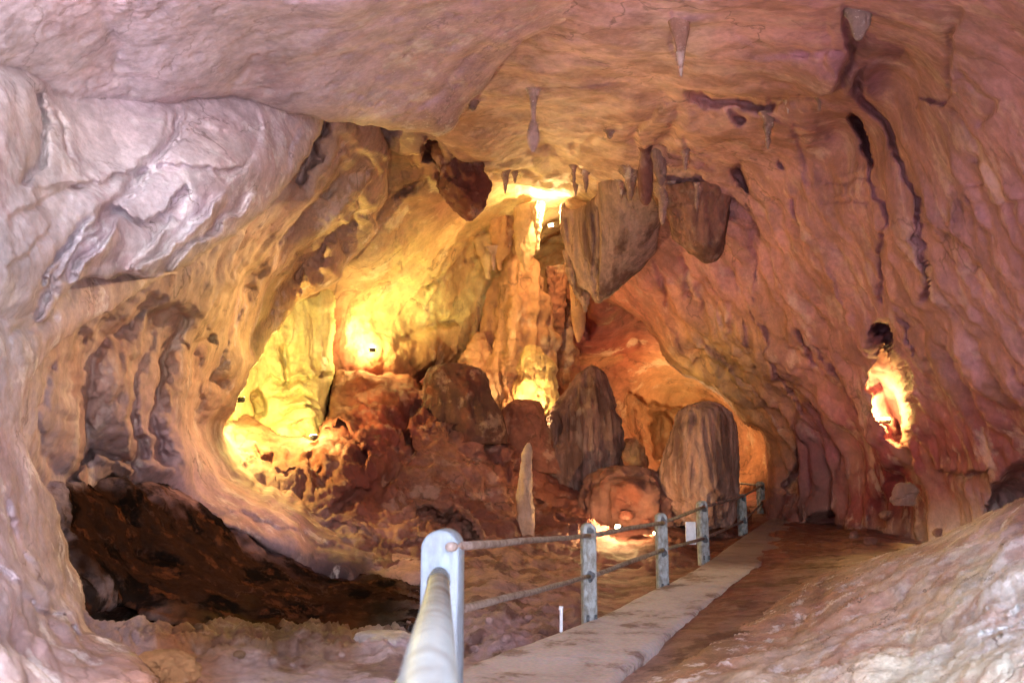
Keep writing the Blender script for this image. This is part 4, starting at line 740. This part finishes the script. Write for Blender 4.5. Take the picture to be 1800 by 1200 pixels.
# x centre, head y, foot y, depth, width m, yaw
posts = [(774,934,1335,3.85,.190,-.12),(1036,920,1086,8.55,.150,.22),(1165,902,1030,11.1,.150,.26),(1237,880,980,14.2,.170,.3),(1306,868,940,20.0,.19,.35),(1339,846,908,24.2,.2,.4)]
PW = []
for i,(x,yt,yb,d,wd,yaw) in enumerate(posts):
    b = P3(x,yb,d); top = P3(x,yt,d).z; PW.append((b,top,yaw,wd))
    v,f = post_mesh(b,top,wd,wd*.95,yaw,bev=.02 if i else .012,seed=i)
    addpart('post',v,f,M['nearpost'] if i==0 else M['post'],label='nearest post, painted pale blue' if i==0 else None)
    if i:
        for yy in ((938,1014),(917,972),(894,948),(876,915),(856,885))[i-1]:
            c = P3(x,yy,d-wd*.5-.005); rr = np.random.RandomState(i*7+yy); n=22; vv=[]; ff=[]
            fr = Vector((math.sin(yaw),-math.cos(yaw),0)); sd_=Vector((math.cos(yaw),math.sin(yaw),0)); c = Vector((b.x,b.y,c.z))+fr*(wd*.475)
            for layer_ in (0.001,.007):
                for k in range(n):
                    a=2*math.pi*k/n; r_=wd*.33*(1+.18*math.sin(3*a+i)+.1*rr.rand()); vv.append(tuple(c+sd_*r_*math.cos(a)*(.8 if layer_<.005 else .72)+Vector((0,0,r_*math.sin(a)*1.15))+fr*layer_))
            for k in range(n): ff.append((k,(k+1)%n,n+(k+1)%n,n+k))
            ff.append(tuple(range(n,2*n))); addpart('mortar_patch',vv,ff,M['grout'])
    if i:
        fr = Vector((math.sin(yaw),-math.cos(yaw),0)); sd_=Vector((math.cos(yaw),math.sin(yaw),0))
        for sx_ in (-.3,.3):
            c_ = b+fr*(wd*.6)+sd_*wd*sx_; v,f = pipe_mesh([c_-Vector((0,.001,.02)),c_+Vector((0,0,.05))],.016,6); addpart('bolt',v,f,M['grout'],sm=False)
def pipe(pts, r, mat, label=None):
    out=[]; 
    for a,b in zip(pts[:-1],pts[1:]):
        for k in range(10): out.append(a+(b-a)*k/10)
    out.append(pts[-1]); pp=np.array([tuple(q) for q in out]); pp[:,2]+=fbm(pp,.8,2,.5,r*100)*.01
    v,f=pipe_mesh(pp,r); addpart('rail',v,f,mat,label=label)
up=[(790,962,3.85),(1036,941,8.55),(1165,918,11.1),(1237,890,14.2),(1306,872,20.0),(1339,853,24.2)]
lo=[(778,1080,3.85),(1036,1013,8.55),(1165,966,11.1),(1237,946,14.2),(1306,916,20.0),(1339,884,24.2)]
for L_ in (up,lo):
    for i in range(5):
        a=P3(*L_[i]); b=P3(*L_[i+1]); pipe([a,b],.027 if i else .022,M['rail'])
pipe([P3(772,1012,3.95),P3(753,1200,1.23),P3(748,1330,.86)],.047,M['nearrail'],'thick galvanised pipe running towards the viewer')
pipe([P3(772,1125,3.95),P3(772,1125,3.95)+Vector((-.22,-3.2,.02))],.04,M['nearrail'])
pipe([P3(1339,853,24.2),P3(1290,848,27)],.036,M['rail']); 

for d_,r_ in ((3.55,.053),(3.42,.050)):
    c_=P3(772,1012,3.95).lerp(P3(753,1200,1.23),(3.95-d_)/2.72); e_=(P3(753,1200,1.23)-P3(772,1012,3.95)).normalized()
    v,f=pipe_mesh([c_-e_*.03,c_-e_*.028,c_+e_*.028,c_+e_*.03],r_); addpart('pipe_collar',v,f,M['nearrail'])
# white notice board on its little stake, plastic stake, cut pipe
def box_mesh(c, sx, sy, sz, yaw, bev=.008):
    import bmesh
    bm=bmesh.new(); bmesh.ops.create_cube(bm,size=1); bmesh.ops.scale(bm,vec=(sx,sy,sz),verts=bm.verts); bmesh.ops.bevel(bm,geom=bm.edges[:],offset=bev,segments=2,affect='EDGES')
    bmesh.ops.rotate(bm,cent=(0,0,0),matrix=Matrix.Rotation(yaw,3,'Z'),verts=bm.verts); bmesh.ops.translate(bm,vec=c,verts=bm.verts); return bm
def bmobj(name,bm,mat,parent):
    me=bpy.data.meshes.new(name); bm.to_mesh(me); bm.free(); me.materials.append(mat); o=bpy.data.objects.new(name,me); COL.objects.link(o); o.parent=parent; return o
sg=bpy.data.objects.new('notice_board',None); COL.objects.link(sg); sg.location=P3(1216,985,14.3); tag(sg,'small blank white notice board just left of the fourth post','notice board')
bmobj('board',box_mesh((0,0,P3(1216,937,14.3).z-sg.location.z),.19,.03,.40,.1),M['white'],sg)
v,f=pipe_mesh([Vector((0,.035,-.1)),Vector((0,.035,P3(1216,930,14.3).z-sg.location.z))],.014,12); me=bpy.data.meshes.new('stake'); me.from_pydata([tuple(a) for a in v],[],f); me.materials.append(M['rail']); o=bpy.data.objects.new('stake',me); COL.objects.link(o); o.parent=sg
st=bpy.data.objects.new('pipe_stub',None); COL.objects.link(st); st.location=P3(986,1104,8.0); tag(st,'short white plastic pipe stub standing at the path edge','pipe stub')
h=P3(986,1066,8.0).z-st.location.z
for nm,z0,z1,r in (('pipe',-.15,h,.017),('cap',h-.035,h,.022)):
    v,f=pipe_mesh([Vector((0,0,z0)),Vector((.006,0,z1))],r,14); me=bpy.data.meshes.new(nm); me.from_pydata([tuple(a) for a in v],[],f); me.materials.append(M['white']); o=bpy.data.objects.new(nm,me); COL.objects.link(o); o.parent=st

# ================================================================ cave lamps
def emis(name,c,s):
    m,t,b=new_mat(name); b.inputs['Emission Color'].default_value=(*c,1); b.inputs['Emission Strength'].default_value=s; b.inputs['Base Color'].default_value=(.8,.8,.8,1); return m
M['housing']=metal('black_lamp_housing',(.05,.05,.05),(.03,.03,.03),.5,.3,10)
PCH=(1,.60,.28); YGR=(1,.81,.26); YEL=(1,.66,.27); ORA=(1,.62,.28); WHT=(.95,1,.75)
def lamp(label, x, y, d, energy, col, aim=None, size=.17, spread=None, glow=8):
    root=bpy.data.objects.new('cave_lamp',None); COL.objects.link(root); root.location=P3(x,y,d); tag(root,label,'lamp','floodlights hidden among the rocks')
    a=Vector(aim)-root.location if aim is not None else Vector((0,0,1)); rot=a.to_track_quat('Z','Y').to_matrix()
    bm=box_mesh((0,0,-.06),size,size*.6,.09,0,.012); import bmesh
    bmesh.ops.transform(bm,matrix=rot.to_4x4(),verts=bm.verts); bmobj('housing',bm,M['housing'],root)
    bm=box_mesh((0,0,-.008),size*.86,size*.48,.012,0,.003); bmesh.ops.transform(bm,matrix=rot.to_4x4(),verts=bm.verts)
    em=emis('lamp_glass_%d'%len(bpy.data.materials),col,glow); bmobj('glass',bm,em,root)
    l=bpy.data.lights.new('bulb','SPOT' if spread else 'POINT'); l.energy=energy; l.color=col; l.shadow_soft_size=.05
    if spread: l.spot_size=math.radians(spread); l.spot_blend=.6
    o=bpy.data.objects.new('bulb',l); COL.objects.link(o); o.parent=root; o.location=a.normalized()*.16; o.rotation_euler=(-a).to_track_quat('Z','Y').to_euler()
LE=.11
lamp('floodlight at the foot of the yellow flowstone curtain',550,764,16.9,100*LE,YGR,P3(500,620,17.5))
lamp('floodlight behind the edge of the ribbed wall, lighting the yellow flowstone curtain',424,700,15.4,700*LE,(1,.82,.22),P3(510,620,18.5))
lamp('brightest floodlight, glaring behind the left shoulder of the clay mound',655,612,21.0,250*LE,YGR,P3(660,580,21.6),size=.16,glow=30)
lamp('added spot light beside the huge draped stalactite, aimed at the ribbed wall',968,396,21.7,6800*LE,PCH,P3(350,690,10.5),spread=30,glow=4)  # extra spot added to light the ribs from the right; no lamp seen here
lamp('floodlight behind the flat-topped peak of the mound',735,700,22.3,130*LE,YEL,P3(760,600,24))
lamp('floodlight high under the ceiling behind the huge draped stalactite',985,372,21.9,470*LE,YEL,P3(960,345,22))
lamp('floodlight behind the small humped rock at the column base',920,735,22.2,260*LE,YEL,P3(940,650,24))
lamp('floodlight behind the round-topped stalagmite',1215,735,29.5,560*LE,ORA,P3(1190,680,34))
lamp('floodlight low in the glowing niche of the right wall',1556,735,17.0,240*LE,(1,.80,.2),P3(1545,650,16.6),size=.2)
lamp('floodlight on the floor between the second and third posts',1150,938,17.6,45*LE,YEL,P3(1080,950,17.5))
lamp('floodlight low behind the third post aimed at the thin stalagmite',1085,925,17.2,190*LE,YEL,P3(930,860,16.2))
